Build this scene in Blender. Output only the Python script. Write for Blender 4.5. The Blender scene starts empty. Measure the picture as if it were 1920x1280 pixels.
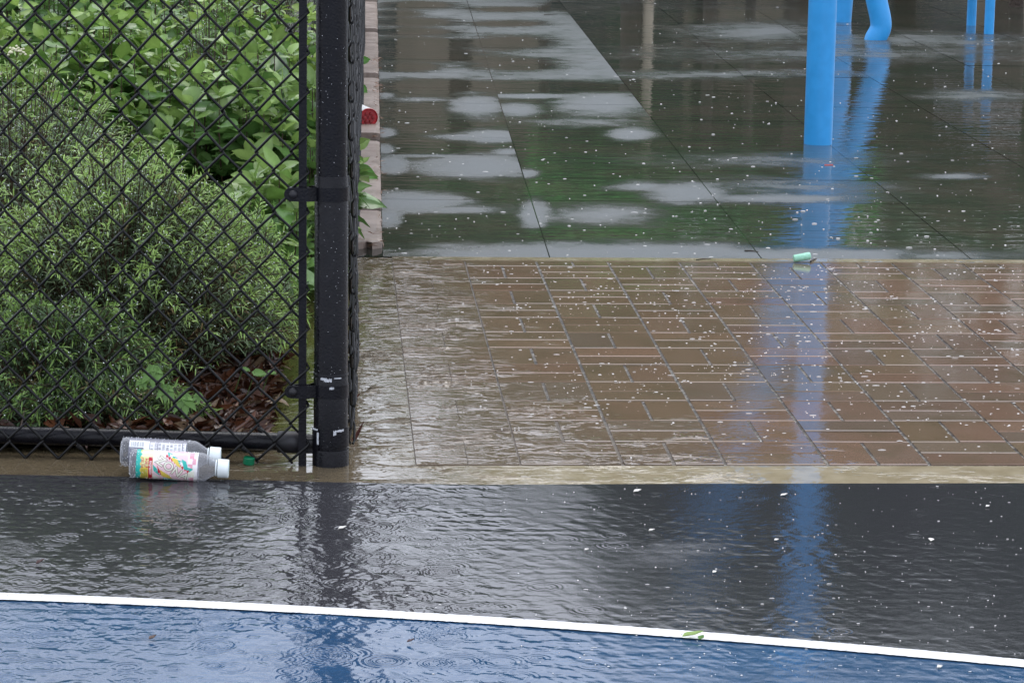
import bpy, bmesh, math, random
import numpy as np
from mathutils import Vector, Matrix
C = bpy.context; S = C.scene
rng = np.random.default_rng(7); random.seed(7)
R = math.radians
# ------------------------------------------------------------------ camera, world, sun, exposure
F, PITCH, YAW, ROLL = 5362.68, 0.185835, 0.0625790, 0.0149745      # focal in px of a 1920 px wide frame
CAM = np.array([-0.355012, -7.567121, 1.251838])
fwd = np.array([math.sin(YAW)*math.cos(PITCH), math.cos(YAW)*math.cos(PITCH), -math.sin(PITCH)])
rt0 = np.array([math.cos(YAW), -math.sin(YAW), 0.0]); up0 = np.cross(rt0, fwd)
rgt = rt0*math.cos(ROLL)+up0*math.sin(ROLL); upv = -rt0*math.sin(ROLL)+up0*math.cos(ROLL)
cd = bpy.data.cameras.new('camera'); cam = bpy.data.objects.new('camera', cd); S.collection.objects.link(cam)
cd.sensor_width = 36; cd.lens = F/1920*36; cd.clip_end = 600; cd.clip_start = 0.05
cam.matrix_world = Matrix(((rgt[0], upv[0], -fwd[0], CAM[0]), (rgt[1], upv[1], -fwd[1], CAM[1]), (rgt[2], upv[2], -fwd[2], CAM[2]), (0, 0, 0, 1)))
S.camera = cam
W = bpy.data.worlds.new('World'); S.world = W; W.use_nodes = True
wn = W.node_tree; wn.nodes.clear()
sky = wn.nodes.new('ShaderNodeTexSky'); sky.sky_type = 'NISHITA'; sky.sun_disc = False
SUN_EL, SUN_AZ = 60, 12
sky.sun_elevation = R(SUN_EL); sky.sun_rotation = R(SUN_AZ); sky.dust_density = 3; sky.air_density = 1.2; sky.ozone_density = 1
hs = wn.nodes.new('ShaderNodeHueSaturation'); hs.inputs['Saturation'].default_value = 0.42
bg = wn.nodes.new('ShaderNodeBackground'); bg.inputs[1].default_value = 0.15
wo = wn.nodes.new('ShaderNodeOutputWorld')
tc = wn.nodes.new('ShaderNodeTexCoord'); cn = wn.nodes.new('ShaderNodeTexNoise'); cn.inputs['Scale'].default_value = 3.2; cn.inputs['Detail'].default_value = 5
cmp_ = wn.nodes.new('ShaderNodeMapping'); cmp_.inputs['Scale'].default_value = (1, 1, 2.5); wn.links.new(tc.outputs['Generated'], cmp_.inputs[0]); wn.links.new(cmp_.outputs[0], cn.inputs['Vector'])
cr_m = wn.nodes.new('ShaderNodeMix'); cr_m.data_type = 'RGBA'; wn.links.new(cn.outputs[0], cr_m.inputs[0])      # rain clouds, darker and lighter
cr_m.inputs[6].default_value = (5.2, 5.6, 6.7, 1); cr_m.inputs[7].default_value = (9.6, 10.1, 11.6, 1)
cl_m = wn.nodes.new('ShaderNodeMix'); cl_m.data_type = 'RGBA'; cl_m.inputs[0].default_value = .68
wn.links.new(sky.outputs[0], hs.inputs['Color']); wn.links.new(hs.outputs[0], cl_m.inputs[6]); wn.links.new(cr_m.outputs[2], cl_m.inputs[7]); wn.links.new(cl_m.outputs[2], bg.inputs[0]); wn.links.new(bg.outputs[0], wo.inputs[0])
sd = bpy.data.lights.new('sun', 'SUN'); sun = bpy.data.objects.new('sun', sd); S.collection.objects.link(sun)
sd.energy = 0.6; sd.angle = R(25); sd.color = (1, .98, .95)
sv = Vector((math.sin(R(SUN_AZ))*math.cos(R(SUN_EL)), math.cos(R(SUN_AZ))*math.cos(R(SUN_EL)), math.sin(R(SUN_EL))))
sun.rotation_euler = sv.to_track_quat('Z', 'Y').to_euler()
S.view_settings.view_transform = 'Standard'; S.view_settings.look = 'None'; S.view_settings.gamma = 1
S.view_settings.use_curve_mapping = False; S.view_settings.exposure = 0.66

# ------------------------------------------------------------------ measuring helpers
def ray(px, py):
    return fwd + rgt*(px-960)/F + upv*(640-py)/F
def G(px, py, z=0.0):                       # point of the level z seen at a place of the photograph
    d = ray(px, py); return CAM + d*(z-CAM[2])/d[2]
def GP(px, py, p0, nrm):                    # point of a standing plane
    d = ray(px, py); return CAM + d*(np.dot(np.array(p0)-CAM, nrm)/np.dot(d, nrm))
def PX(P):                                  # world -> photo px (vectorised)
    D = np.asarray(P)-CAM; z = D@fwd
    return 960+F*(D@rgt)/z, 640-F*(D@upv)/z

# ------------------------------------------------------------------ object helpers
def props(o, label=None, cat=None, group=None, kind=None):
    if label: o['label'] = label
    if cat: o['category'] = cat
    if group: o['group'] = group
    if kind: o['kind'] = kind
    return o
def wloc(o):
    v = np.zeros(3)
    while o is not None: v += np.array(o.location); o = o.parent
    return v
def thing(name, loc, label, cat, group=None):
    o = bpy.data.objects.new(name, None); o.empty_display_size = .05; o.location = tuple(loc); S.collection.objects.link(o)
    return props(o, label, cat, group)
def mk(name, V, Fc, m, parent=None, smooth=True, cols=None, attr=None, origin=None):
    V = np.asarray(V, dtype=np.float64).reshape(-1, 3)
    off = wloc(parent) if parent is not None else (np.array(origin) if origin is not None else np.zeros(3))
    me = bpy.data.meshes.new(name)
    Vl = V-off
    if isinstance(Fc, np.ndarray):
        n, k = Fc.shape
        me.vertices.add(len(Vl)); me.vertices.foreach_set('co', Vl.astype(np.float32).ravel())
        me.loops.add(n*k); me.loops.foreach_set('vertex_index', Fc.astype(np.int32).ravel())
        me.polygons.add(n); me.polygons.foreach_set('loop_start', np.arange(0, n*k, k, dtype=np.int32))
        me.update(calc_edges=True); me.validate()
    else:
        me.from_pydata([tuple(v) for v in Vl], [], [tuple(f) for f in Fc]); me.update()
    me.polygons.foreach_set('use_smooth', [smooth]*len(me.polygons))
    if cols is not None:
        a = me.color_attributes.new('Col', 'FLOAT_COLOR', 'POINT')
        c = np.ones((len(Vl), 4), np.float32); c[:, :3] = cols; a.data.foreach_set('color', c.ravel())
    if attr:
        for k, v in attr.items():
            a = me.attributes.new(k, 'FLOAT', 'POINT'); a.data.foreach_set('value', np.asarray(v, np.float32).ravel())
    if m is not None: me.materials.append(m)
    if smooth and len(me.polygons) < 4000: me.set_sharp_from_angle(angle=R(38))
    o = bpy.data.objects.new(name, me); S.collection.objects.link(o)
    if parent is not None: o.parent = parent
    elif origin is not None: o.location = tuple(origin)
    return o
class Geo:
    def __init__(s): s.V = []; s.F = []; s.K = []; s.n = 0
    def add(s, V, Fc, col=(1, 1, 1)):
        V = np.asarray(V, float).reshape(-1, 3)
        for f in Fc: s.F.append(tuple(int(i)+s.n for i in f))
        s.V.append(V); s.K.append(np.tile(col, (len(V), 1))); s.n += len(V); return s
    def build(s, name, m, parent=None, smooth=True, origin=None):
        return mk(name, np.vstack(s.V), s.F, m, parent, smooth, cols=np.vstack(s.K), origin=origin)
def frame(d):
    d = d/np.linalg.norm(d); a = np.array([0, 0, 1.]) if abs(d[2]) < .9 else np.array([1., 0, 0])
    x = np.cross(a, d); x /= np.linalg.norm(x); return x, np.cross(d, x), d
def tube(P, r, n=8, cap=True):
    P = np.asarray(P, float); k = len(P); rr = np.full(k, r) if np.isscalar(r) else np.asarray(r)
    T = np.gradient(P, axis=0); x, y, _ = frame(T[0]); V = []
    for i in range(k):
        t = T[i]/np.linalg.norm(T[i]); x = x-t*(x@t); x /= np.linalg.norm(x); y = np.cross(t, x)
        a = np.arange(n)*2*math.pi/n
        V.append(P[i]+rr[i]*(np.outer(np.cos(a), x)+np.outer(np.sin(a), y)))
    Fc = [(i*n+j, i*n+(j+1) % n, (i+1)*n+(j+1) % n, (i+1)*n+j) for i in range(k-1) for j in range(n)]
    if cap: Fc += [tuple(range(n))[::-1], tuple(range((k-1)*n, k*n))]
    return np.vstack(V), Fc
def lathe(prof, p0, axis, n=40, up=None):      # prof: (distance along axis, radius)
    x, y, d = frame(np.asarray(axis, float)); V = []; k = len(prof)
    for s_, r_ in prof:
        a = np.arange(n)*2*math.pi/n
        V.append(np.asarray(p0)+d*s_+max(r_, 1e-5)*(np.outer(np.cos(a), x)+np.outer(np.sin(a), y)))
    Fc = [(i*n+j, i*n+(j+1) % n, (i+1)*n+(j+1) % n, (i+1)*n+j) for i in range(k-1) for j in range(n)]
    Fc += [tuple(range(n))[::-1], tuple(range((k-1)*n, k*n))]
    return np.vstack(V), Fc
def hexa(c, b=0.0):                            # 8 corners: bottom 4, top 4 (same order); b = bevel of the top edge
    c = np.asarray(c, float)
    if b <= 0:
        return c, [(3, 2, 1, 0), (4, 5, 6, 7), (0, 1, 5, 4), (1, 2, 6, 5), (2, 3, 7, 6), (3, 0, 4, 7)]
    top = c[4:]; cen = top.mean(0); low = top.copy(); low[:, 2] -= b
    ins = []
    for i in range(4):
        e1 = top[(i+1) % 4]-top[i]; e2 = top[i-1]-top[i]
        ins.append(top[i]+b*1.3*e1/np.linalg.norm(e1)+b*1.3*e2/np.linalg.norm(e2))
    V = np.vstack([c[:4], low, np.array(ins)])
    Fc = [(8, 9, 10, 11)]
    for i in range(4):
        j = (i+1) % 4; Fc += [(i, j, 4+j, 4+i), (4+i, 4+j, 8+j, 8+i)]
    return V, Fc
def box(x0, x1, y0, y1, z0, z1, b=0.0):
    return hexa([(x0, y0, z0), (x1, y0, z0), (x1, y1, z0), (x0, y1, z0), (x0, y0, z1), (x1, y0, z1), (x1, y1, z1), (x0, y1, z1)], b)

# ------------------------------------------------------------------ node helpers
class M:
    def __init__(s, name):
        s.m = bpy.data.materials.new(name); s.m.use_nodes = True; s.nt = s.m.node_tree; s.nt.nodes.clear()
        s.out = s.n('OutputMaterial'); s.b = s.n('BsdfPrincipled'); s.nt.links.new(s.b.outputs[0], s.out.inputs[0])
    def n(s, t, **k):
        nd = s.nt.nodes.new('ShaderNode'+t)
        for a, v in k.items(): setattr(nd, a, v)
        return nd
    def set(s, inp, v):
        if hasattr(v, 'is_output') or isinstance(v, bpy.types.NodeSocket): s.nt.links.new(v, inp)
        elif isinstance(v, (tuple, list)) and len(v) == 3 and inp.type == 'RGBA': inp.default_value = (*v, 1)
        else: inp.default_value = v
    def math(s, op, a, b=0.0, c=None, clamp=False):
        nd = s.n('Math', operation=op, use_clamp=clamp); s.set(nd.inputs[0], a); s.set(nd.inputs[1], b)
        if c is not None: s.set(nd.inputs[2], c)
        return nd.outputs[0]
    def pos(s, scale=(1, 1, 1), rz=0.0, loc=(0, 0, 0)):
        g = s.n('NewGeometry'); mp = s.n('Mapping'); s.nt.links.new(g.outputs['Position'], mp.inputs[0])
        mp.inputs['Scale'].default_value = scale; mp.inputs['Rotation'].default_value = (0, 0, rz); mp.inputs['Location'].default_value = loc
        return mp.outputs[0]
    def xyz(s):
        g = s.n('NewGeometry'); x = s.n('SeparateXYZ'); s.nt.links.new(g.outputs['Position'], x.inputs[0]); return x.outputs
    def noise(s, vec, scale=1, detail=3, rough=.5, dist=0.0):
        nd = s.n('TexNoise'); s.nt.links.new(vec, nd.inputs['Vector'])
        nd.inputs['Scale'].default_value = scale; nd.inputs['Detail'].default_value = detail
        nd.inputs['Roughness'].default_value = rough; nd.inputs['Distortion'].default_value = dist
        return nd.outputs[0]
    def ss(s, v, a, b, lo=0.0, hi=1.0):
        nd = s.n('MapRange', interpolation_type='SMOOTHSTEP'); s.set(nd.inputs[0], v)
        nd.inputs[1].default_value = a; nd.inputs[2].default_value = b; nd.inputs[3].default_value = lo; nd.inputs[4].default_value = hi
        return nd.outputs[0]
    def mix(s, f, a, b, bt='MIX'):
        nd = s.n('Mix', data_type='RGBA', blend_type=bt); s.set(nd.inputs[0], f); s.set(nd.inputs[6], a); s.set(nd.inputs[7], b)
        return nd.outputs[2]
    def attr(s, name, out='Color'):
        nd = s.n('Attribute', attribute_name=name); return nd.outputs[out]
    def bump(s, h, dist=.001, strength=1.0, normal=None):
        nd = s.n('Bump'); s.set(nd.inputs['Height'], h); nd.inputs['Distance'].default_value = dist
        s.set(nd.inputs['Strength'], strength)
        if normal is not None: s.set(nd.inputs['Normal'], normal)
        return nd.outputs[0]
    def P(s, col=None, rough=None, ior=None, normal=None, metal=None, spec=None, **k):
        if col is not None: s.set(s.b.inputs['Base Color'], col)
        if rough is not None: s.set(s.b.inputs['Roughness'], rough)
        if ior is not None: s.set(s.b.inputs['IOR'], ior)
        if metal is not None: s.set(s.b.inputs['Metallic'], metal)
        if spec is not None: s.set(s.b.inputs['Specular IOR Level'], spec)
        if normal is not None: s.set(s.b.inputs['Normal'], normal)
        return s.m
def simple(name, col, rough=.5, var=.15, nscale=30, ior=1.45, bumpd=0.0, metal=0.0):
    m = M(name); p = m.pos()
    nz = m.noise(p, nscale, 4)
    c = m.mix(m.ss(nz, .3, .7), tuple(v*(1-var) for v in col), tuple(min(1, v*(1+var)) for v in col))
    nrm = m.bump(m.noise(p, nscale*6, 3), bumpd) if bumpd else None
    return m.P(c, rough, ior, nrm, metal)
def vcol(name, rough=.4, ior=1.45, transl=0.0, var=.2, nscale=60, sheen=None):
    m = M(name); p = m.pos(); c = m.attr('Col')
    c = m.mix(m.ss(m.noise(p, nscale, 3), .3, .7), m.mix(var, c, (0, 0, 0)), c)
    m.P(c, rough, ior)
    if transl:
        t = m.n('BsdfTranslucent'); m.set(t.inputs[0], m.mix(.35, c, (.35, .6, .05), 'MULTIPLY') if False else c)
        mx = m.n('MixShader'); mx.inputs[0].default_value = transl
        m.nt.links.new(m.b.outputs[0], mx.inputs[1]); m.nt.links.new(t.outputs[0], mx.inputs[2]); m.nt.links.new(mx.outputs[0], m.out.inputs[0])
    return m.m

# ------------------------------------------------------------------ shared ground geometry
POST = G(620, 868); POST[2] = 0
FD = np.array([math.cos(R(6.8)), -math.sin(R(6.8)), 0]); FN = np.array([FD[1], -FD[0], 0])   # fence direction (to the right), normal towards the camera
if FN@(CAM-POST) < 0: FN = -FN
SF0 = G(655, 852); SF1 = G(684, 0); SD = (SF1-SF0)/np.linalg.norm(SF1-SF0)                    # foot of the side fence
SN = np.array([SD[1], -SD[0], 0])
BR0 = 0.292                                                                                  # far edge of the brick
SL = G(718, 485)                                                                             # near left corner of the slabs
SLR = math.atan2((G(875, 0)-G(1032, 487))[0], (G(875, 0)-G(1032, 487))[1])                   # heading of the slab joints
# court edge (front face of the kerb) as a polyline
KE = [(-60., G(0, 889)[1]+.4), (-3., G(0, 889)[1]+.03)] + [tuple(G(x, y)[:2]) for x, y in ((0, 889), (250, 893), (450, 899), (650, 904), (900, 908), (1300, 906), (1920, 905))] + [(3., -2.345), (60, -2.3)]
KEx, KEy = np.array(KE).T
# white line: circle through measured points
LP = np.array([G(x, y)[:2] for x, y in ((0, 1120), (300, 1129), (640, 1147), (960, 1168), (1300, 1194), (1600, 1217), (1920, 1243))])
A_ = np.c_[2*LP, np.ones(len(LP))]; s_ = np.linalg.lstsq(A_, (LP**2).sum(1), rcond=None)[0]
LC = s_[:2]; LR = math.sqrt(s_[2]+LC@LC)

# ------------------------------------------------------------------ shared water look: ripple bump for running water, used on brick and kerb
def flow_mask(m):
    X, Y, Z = m.xyz()
    wob = m.noise(m.pos((1, 1, 1)), 3.5, 3)
    w = m.math('MULTIPLY_ADD', wob, .5, -.25)
    a = m.ss(m.math('ADD', X, w), .16, -.22)
    b = m.math('MULTIPLY', m.ss(m.math('ADD', Y, m.math('MULTIPLY', w, 1.2)), -1.75, -2.12), m.ss(m.math('ADD', X, w), .75, .0))
    c = m.math('MULTIPLY', m.ss(m.math('ADD', m.math('MULTIPLY', X, .9), m.math('MULTIPLY', Y, .55)), -.62, -1.05), 1.0)
    return m.math('MAXIMUM', m.math('MAXIMUM', a, b), c, clamp=True)
def flow_bump(m, msk, base=None):
    p1 = m.pos((9, 17, 1), rz=.15); p2 = m.pos((26, 44, 1), rz=-.2)
    h = m.math('ADD', m.ss(m.noise(p1, 1, 3, .55, 1.0), .50, .66), m.math('MULTIPLY', m.ss(m.noise(p2, 1, 2, .5, .6), .52, .68), .40))
    gust = m.ss(m.noise(m.pos((5, 8, 1)), 1, 3), .48, .70)
    k = m.math('MULTIPLY', msk, m.math('MULTIPLY_ADD', gust, .92, .08))
    calm = m.noise(m.pos((30, 60, 1)), 1, 2)
    hh = m.math('ADD', m.math('MULTIPLY', h, k), m.math('MULTIPLY', calm, .03))
    return m.bump(hh, .0085, 1.0, base)

def mat_brick():
    m = M('wet_brick'); c = m.attr('Col'); p = m.pos()
    g = m.noise(p, 260, 3, .6); c = m.mix(m.ss(g, .35, .7), m.mix(.22, c, (.02, .015, .01)), c)
    c = m.mix(m.ss(m.noise(p, 7, 3), .45, .75, 0, .45), c, (.085, .072, .040))
    fm = flow_mask(m)
    c = m.mix(m.math('MULTIPLY', fm, .80), c, (.150, .115, .082))
    nrm = flow_bump(m, fm)
    return m.P(c, m.math('MULTIPLY', m.ss(m.noise(p, 12, 2), .3, .7, .05, .11), m.math('MULTIPLY_ADD', fm, -.8, 1.0)), m.math('MULTIPLY_ADD', fm, .16, 1.36), nrm)
def mat_joint():
    m = M('sandy_joint'); p = m.pos(); n1 = m.noise(p, 500, 2)
    c = m.mix(m.ss(m.noise(p, 120, 3, .7), .50, .62), (.016, .013, .009), (.34, .32, .27))
    fm = flow_mask(m); c = m.mix(m.math('MULTIPLY', fm, .85), c, (.125, .096, .068))
    return m.P(c, .4, 1.33, flow_bump(m, fm, m.bump(n1, .0012)))
def mat_kerb():
    m = M('flooded_concrete'); p = m.pos(); X, Y, Z = m.xyz()
    c = m.mix(m.ss(m.noise(p, 18, 4), .3, .7), (.26, .215, .135), (.34, .29, .195))
    left = m.ss(m.math('ADD', X, m.math('MULTIPLY_ADD', m.noise(p, 4, 2), .3, -.15)), .1, -.3)
    c = m.mix(left, c, (.115, .090, .055))
    olive = m.math('MULTIPLY', m.ss(X, -.33, -.40), m.ss(Y, -2.12, -1.95))
    c = m.mix(olive, c, (.105, .105, .030))
    fm = m.math('MAXIMUM', flow_mask(m), .22)
    fm = m.math('MULTIPLY', fm, m.ss(X, -.42, -.33, .30, 1))
    return m.P(c, .03, 1.45, flow_bump(m, fm))
def mat_court():
    m = M('wet_court_acrylic'); p = m.pos(); X, Y, Z = m.xyz()
    dx = m.math('SUBTRACT', X, float(LC[0])); dy = m.math('SUBTRACT', Y, float(LC[1]))
    d = m.math('SQRT', m.math('ADD', m.math('MULTIPLY', dx, dx), m.math('MULTIPLY', dy, dy)))
    blue = m.math('LESS_THAN', d, LR) if LC[1] < -4 else m.math('GREATER_THAN', d, LR)
    g = m.noise(p, 420, 3, .6); mo = m.noise(p, 5, 4)
    dark = m.mix(m.ss(g, .4, .7), (.026, .026, .029), (.058, .057, .062))
    bl = m.mix(m.ss(mo, .3, .7), (.018, .052, .112), (.026, .072, .148))
    bl = m.mix(m.ss(g, .4, .75, 0, .35), bl, (.04, .11, .21))
    c = m.mix(blue, dark, bl)
    grit = m.math('MULTIPLY', m.ss(m.noise(m.pos((1, 1, 1), loc=(3, 1, 0)), 3.2, 3), .48, .66), m.ss(Y, -3.05, -2.75))
    nrm = m.bump(m.math('MULTIPLY', m.noise(p, 330, 2), m.math('MULTIPLY_ADD', m.math('MULTIPLY', grit, m.ss(X, .42, .20)), .35, .085)), .0011)
    return m.P(c, .03, 1.50, nrm)
def mat_slab():
    m = M('wet_bluestone'); p = m.pos(); dry = m.attr('dry', 'Fac')
    nz = m.noise(p, 3.0, 4, .6); fine = m.noise(p, 300, 2)
    n9 = m.noise(m.pos((1, 1, 1), loc=(5, 2, 0)), 9, 4, .65)
    dry = m.math('ADD', dry, m.math('MULTIPLY_ADD', n9, 1.1, -.55))
    v = m.math('ADD', dry, m.math('ADD', m.math('MULTIPLY_ADD', nz, .9, -.45), m.math('MULTIPLY_ADD', fine, .24, -.12)))
    f = m.ss(v, -.65, .95)
    wet = m.mix(m.ss(nz, .35, .65), (.046, .054, .038), (.066, .062, .046))
    dr = m.mix(m.ss(m.noise(p, 200, 3), .3, .7), m.mix(m.attr('tone', 'Fac'), (.080, .094, .096), (.100, .110, .110)), (.112, .124, .126))
    c = m.mix(f, wet, dr)
    ro = m.ss(v, -.55, .8, .025, .5)
    rip = m.math('MULTIPLY', m.noise(m.pos((7, 16, 1)), 1, 3), m.math('SUBTRACT', 1.0, f))
    return m.P(c, ro, 1.36, m.bump(rip, .0016, 1.0, m.bump(m.math('MULTIPLY', fine, f), .0012)))

# ------------------------------------------------------------------ SETTING
def grid_faces(nx, ny):
    i, j = np.meshgrid(np.arange(nx-1), np.arange(ny-1)); a = (j*nx+i).ravel()
    return np.stack([a, a+1, a+1+nx, a+nx], 1)
gm = M('damp_ground'); gp = gm.pos()
gmat = gm.P(gm.mix(gm.ss(gm.noise(gp, .6, 5), .35, .65), (.035, .034, .026), (.05, .055, .03)), .35, 1.35, gm.bump(gm.noise(gp, 40, 3), .004))
props(mk('ground', [(-150, -60, -.06), (150, -60, -.06), (150, 200, -.06), (-150, 200, -.06)], [(0, 1, 2, 3)], gmat), kind='structure')

# court: rain rings and wind chop as real relief on the wet surface
sx = .0021; X0, X1, Y0 = -1.06, 1.12, -3.70
nx = int((X1-X0)/sx); ny = 640
xs = np.linspace(X0, X1, nx); edge = np.interp(xs, KEx, KEy)
tt = np.linspace(0, 1, ny)[:, None]
XX = np.tile(xs, (ny, 1)); YY = Y0+(edge[None, :]-.001-Y0)*tt
H = np.zeros_like(XX)
pxx, pyy = PX(np.stack([XX, YY, 0*XX], -1).reshape(-1, 3)); pxx = pxx.reshape(XX.shape); pyy = pyy.reshape(XX.shape)
def sstep(v, a, b):
    t = np.clip((v-a)/(b-a), 0, 1); return t*t*(3-2*t)
rightc = sstep(pxx+(pyy-900)*-.5, 700, 1050)          # calm right-hand side
amp = 1-.80*rightc
lam = np.exp(rng.uniform(math.log(.011), math.log(.060), 80))
for l_ in lam:
    a_ = rng.normal(math.pi/2, 1.0); k_ = 2*math.pi/l_
    H += (.0092*l_/6.28)*np.sin(k_*(math.cos(a_)*XX+math.sin(a_)*YY)+rng.uniform(0, 6.28)+1.6*np.sin(XX*rng.uniform(5, 16)+rng.uniform(0, 6))*np.sin(YY*rng.uniform(4, 14)+rng.uniform(0, 6)))
H *= amp*(.55+.75*sstep(np.sin(XX*7+2*np.sin(YY*5+1))+np.sin(YY*9+XX*3), -1, 1.2))
def ring(cx, cy, r, a, l_):
    R_ = r*1.25+.012
    i0, i1 = np.searchsorted(xs, [cx-R_, cx+R_])
    if i1-i0 < 4: return
    yc = YY[:, (i0+min(i1, nx-1))//2]; j0, j1 = np.searchsorted(yc, [cy-R_, cy+R_])
    if j1-j0 < 3: return
    d = np.hypot(XX[j0:j1, i0:i1]-cx, YY[j0:j1, i0:i1]-cy)
    H[j0:j1, i0:i1] += a*l_/6.28*np.sin(2*math.pi*(d-r)/l_)*np.exp(-((d-r*.82)/(.36*r+.003))**2)
for _ in range(1100):
    cx = rng.uniform(X0, X1); cy = rng.uniform(Y0, -2.37)
    q = PX([[cx, cy, 0]]); ri = sstep(q[0][0]+(q[1][0]-900)*-.5, 700, 1050)
    if rng.random() < ri*.93: continue
    r = rng.uniform(.006, .038)*(1-.35*ri); ring(cx, cy, r, rng.uniform(.10, .38)*(1-.55*ri)*rng.choice([.5, 1, 1, 1.2])*(.018/(.010+r))**.5, rng.uniform(.0065, .0105))
fade = sstep(XX, X0, X0+.04)*sstep(-XX, -X1, -X1+.04)*sstep(YY, Y0, Y0+.04)*(1-sstep(tt, .992, 1)*1.0)
H *= fade
cm = mat_court()
V = np.stack([XX, YY, H], -1).reshape(-1, 3)
Fc = grid_faces(nx, ny)
n0 = len(V)
far = [(-40, -40, 0), (40, -40, 0), (40, Y0, 0), (-40, Y0, 0), (-40, np.interp(-40, KEx, KEy), 0), (40, -2.31, 0), (X0, Y0, 0), (X1, Y0, 0), (X0, edge[0]-.001, 0), (X1, edge[-1]-.001, 0)]
extra = [(0, 1, 2, 7), (0, 7, 6, 3), (3, 6, 8, 4), (7, 2, 5, 9)]
V = np.vstack([V, np.array(far)]); Fc = np.vstack([Fc, np.array(extra)+n0])
props(mk('court', V, Fc, cm), kind='structure')
# white line, a 5 cm band lying on the court
wl = M('white_line_paint'); wp = wl.pos()
wlm = wl.P(wl.mix(wl.ss(wl.noise(wp, 160, 4), .62, .74), (.74, .74, .73), (.35, .35, .36)), .12, 1.35, wl.bump(wl.noise(wl.pos((40, 90, 1)), 1, 3), .0008))
def arc_pt(ang, r): return (LC[0]+r*math.sin(ang), LC[1]+r*math.cos(ang)*(1 if LC[1] < -4 else -1), .0022)
am = math.atan2(LP[0][0]-LC[0], abs(LP[0][1]-LC[1])); aM = math.atan2(LP[-1][0]-LC[0], abs(LP[-1][1]-LC[1]))
ts = np.linspace(am-.30, aM+.30, 1400); hw = .0195
jit = lambda: float(rng.normal(0, .0006))
Vl = []
for t_ in ts: Vl += [arc_pt(t_, LR-hw+jit()), arc_pt(t_, LR+hw+jit())]
props(mk('court_line', Vl, [(2*i, 2*i+1, 2*i+3, 2*i+2) for i in range(len(ts)-1)], wlm), kind='structure')

# kerb: front band, side strip under the side fence, far strip between brick and slabs
km = mat_kerb(); g = Geo()
KB = -2.205                                            # back edge of the front band / front edge of the brick
ks = [(x, y) for x, y in zip(KEx, KEy)]
xsb = [-60, -3] + [k[0] for k in ks[2:-2]] + [3, 60]
top = [(x, np.interp(x, KEx, KEy), -.0015) for x in xsb]; bk = [(x, (KB if x > -.45 else -2.06+(-.45-x)*.02), -.0015) for x in xsb]
n = len(xsb)
g.add(top+bk, [(i, i+1, n+i+1, n+i) for i in range(n-1)])
g.add([(t[0], t[1], -.0015) for t in top]+[(t[0], t[1], -.05) for t in top], [(i, n+i, n+i+1, i+1) for i in range(n-1)])
props(g.build('kerb', km, smooth=False), kind='structure')
STL0 = G(500, 805); STL1 = G(545, 570); sdir = (STL1-STL0)/(STL1[1]-STL0[1])
BX = -0.2015                                            # left edge of the brick
def side_l(y): return STL0[0]+sdir[0]*(y-STL0[1])
g = Geo()
ys = np.linspace(KB, 13, 40)
vl = [(side_l(y), y, -.0018) for y in ys]; vr = [(BX if y < BR0 else BX+.001+max(0, (y-.3))*math.tan(SLR), y, -.0018) for y in ys]
g.add(vl+vr, [(i, 40+i, 41+i, i+1) for i in range(39)])
g.add([(-.45, -2.2055, -.0018), (BX, -2.2055, -.0018), (BX, KB, -.0018), (-.45, KB, -.0018)], [(0, 1, 2, 3)])
props(g.build('gutter', km, smooth=False), kind='structure')
g = Geo(); g.add(*box(BX+.002, 30, BR0+.001, .349, -.03, .0012)); props(g.build('edging_strip', km, smooth=False), kind='structure')

# brick paving, basket weave of 0.2 m squares
bm_ = mat_brick(); jm = mat_joint(); g = Geo(); gj = .0035
pal = [(.118, .082, .052), (.110, .083, .054), (.105, .082, .052), (.100, .080, .052), (.116, .082, .056), (.128, .080, .054), (.092, .078, .060), (.104, .078, .050)]
redp = [(.120, .074, .056), (.112, .074, .058), (.122, .076, .056), (.095, .068, .056), (.085, .070, .060)]
rowlines = [-.2*j for j in range(-2, 12)]
def brick(x0, x1, y0, y1):
    y0 = max(y0, KB+.001); y1 = min(y1, BR0); x0 = max(x0, BX+.001)
    if y1-y0 < .015 or x1-x0 < .015: return
    cx = (x0+x1)/2
    c = random.choice(redp if random.random() < (cx-.45)*1.2 else pal)
    k_ = random.uniform(1.45, 1.72); c = tuple((.55*v+.45*w)*k_ for v, w in zip(c, (.120, .080, .050)))
    wet_ = cx < .02; gj_ = .0007 if wet_ else gj
    V, Fc = box(x0+gj_, x1-gj_, y0+gj_*.8, y1-gj_*.8, -.05, 0, .0008 if wet_ else .0015)
    V[8:12, 0] = V[4:8, 0]
    if not wet_ and random.random() < .7: V[8:10, 1] = y0+gj*.8+.0055; V[4:6, 2] = -.0011
    t = np.array([random.gauss(0, .0022), random.gauss(0, .0022)])
    V[4:, 2] += (V[4:, 0]-cx)*t[0]+(V[4:, 1]-(y0+y1)/2)*t[1]+random.gauss(0, .0003)
    g.add(V, Fc, c)
for i in range(-2, 26):
    for j in range(-13, 3):
        x0, y0 = i*.2, j*.2+.0
        # row j covers y0..y0+.2 ; the photo's first full row below the far edge is split lengthwise
        if (i+j) % 2 == 0:
            brick(x0, x0+.1, y0, y0+.2); brick(x0+.1, x0+.2, y0, y0+.2)
        else:
            brick(x0, x0+.2, y0, y0+.1); brick(x0, x0+.2, y0+.1, y0+.2)
props(g.build('brick_paving', bm_, smooth=False), kind='structure')
props(mk('paving_joints', [(BX, KB+.001, -.0028), (5.2, KB+.001, -.0028), (5.2, BR0, -.0028), (BX, BR0, -.0028)], [(0, 1, 2, 3)], jm), kind='structure')

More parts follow.
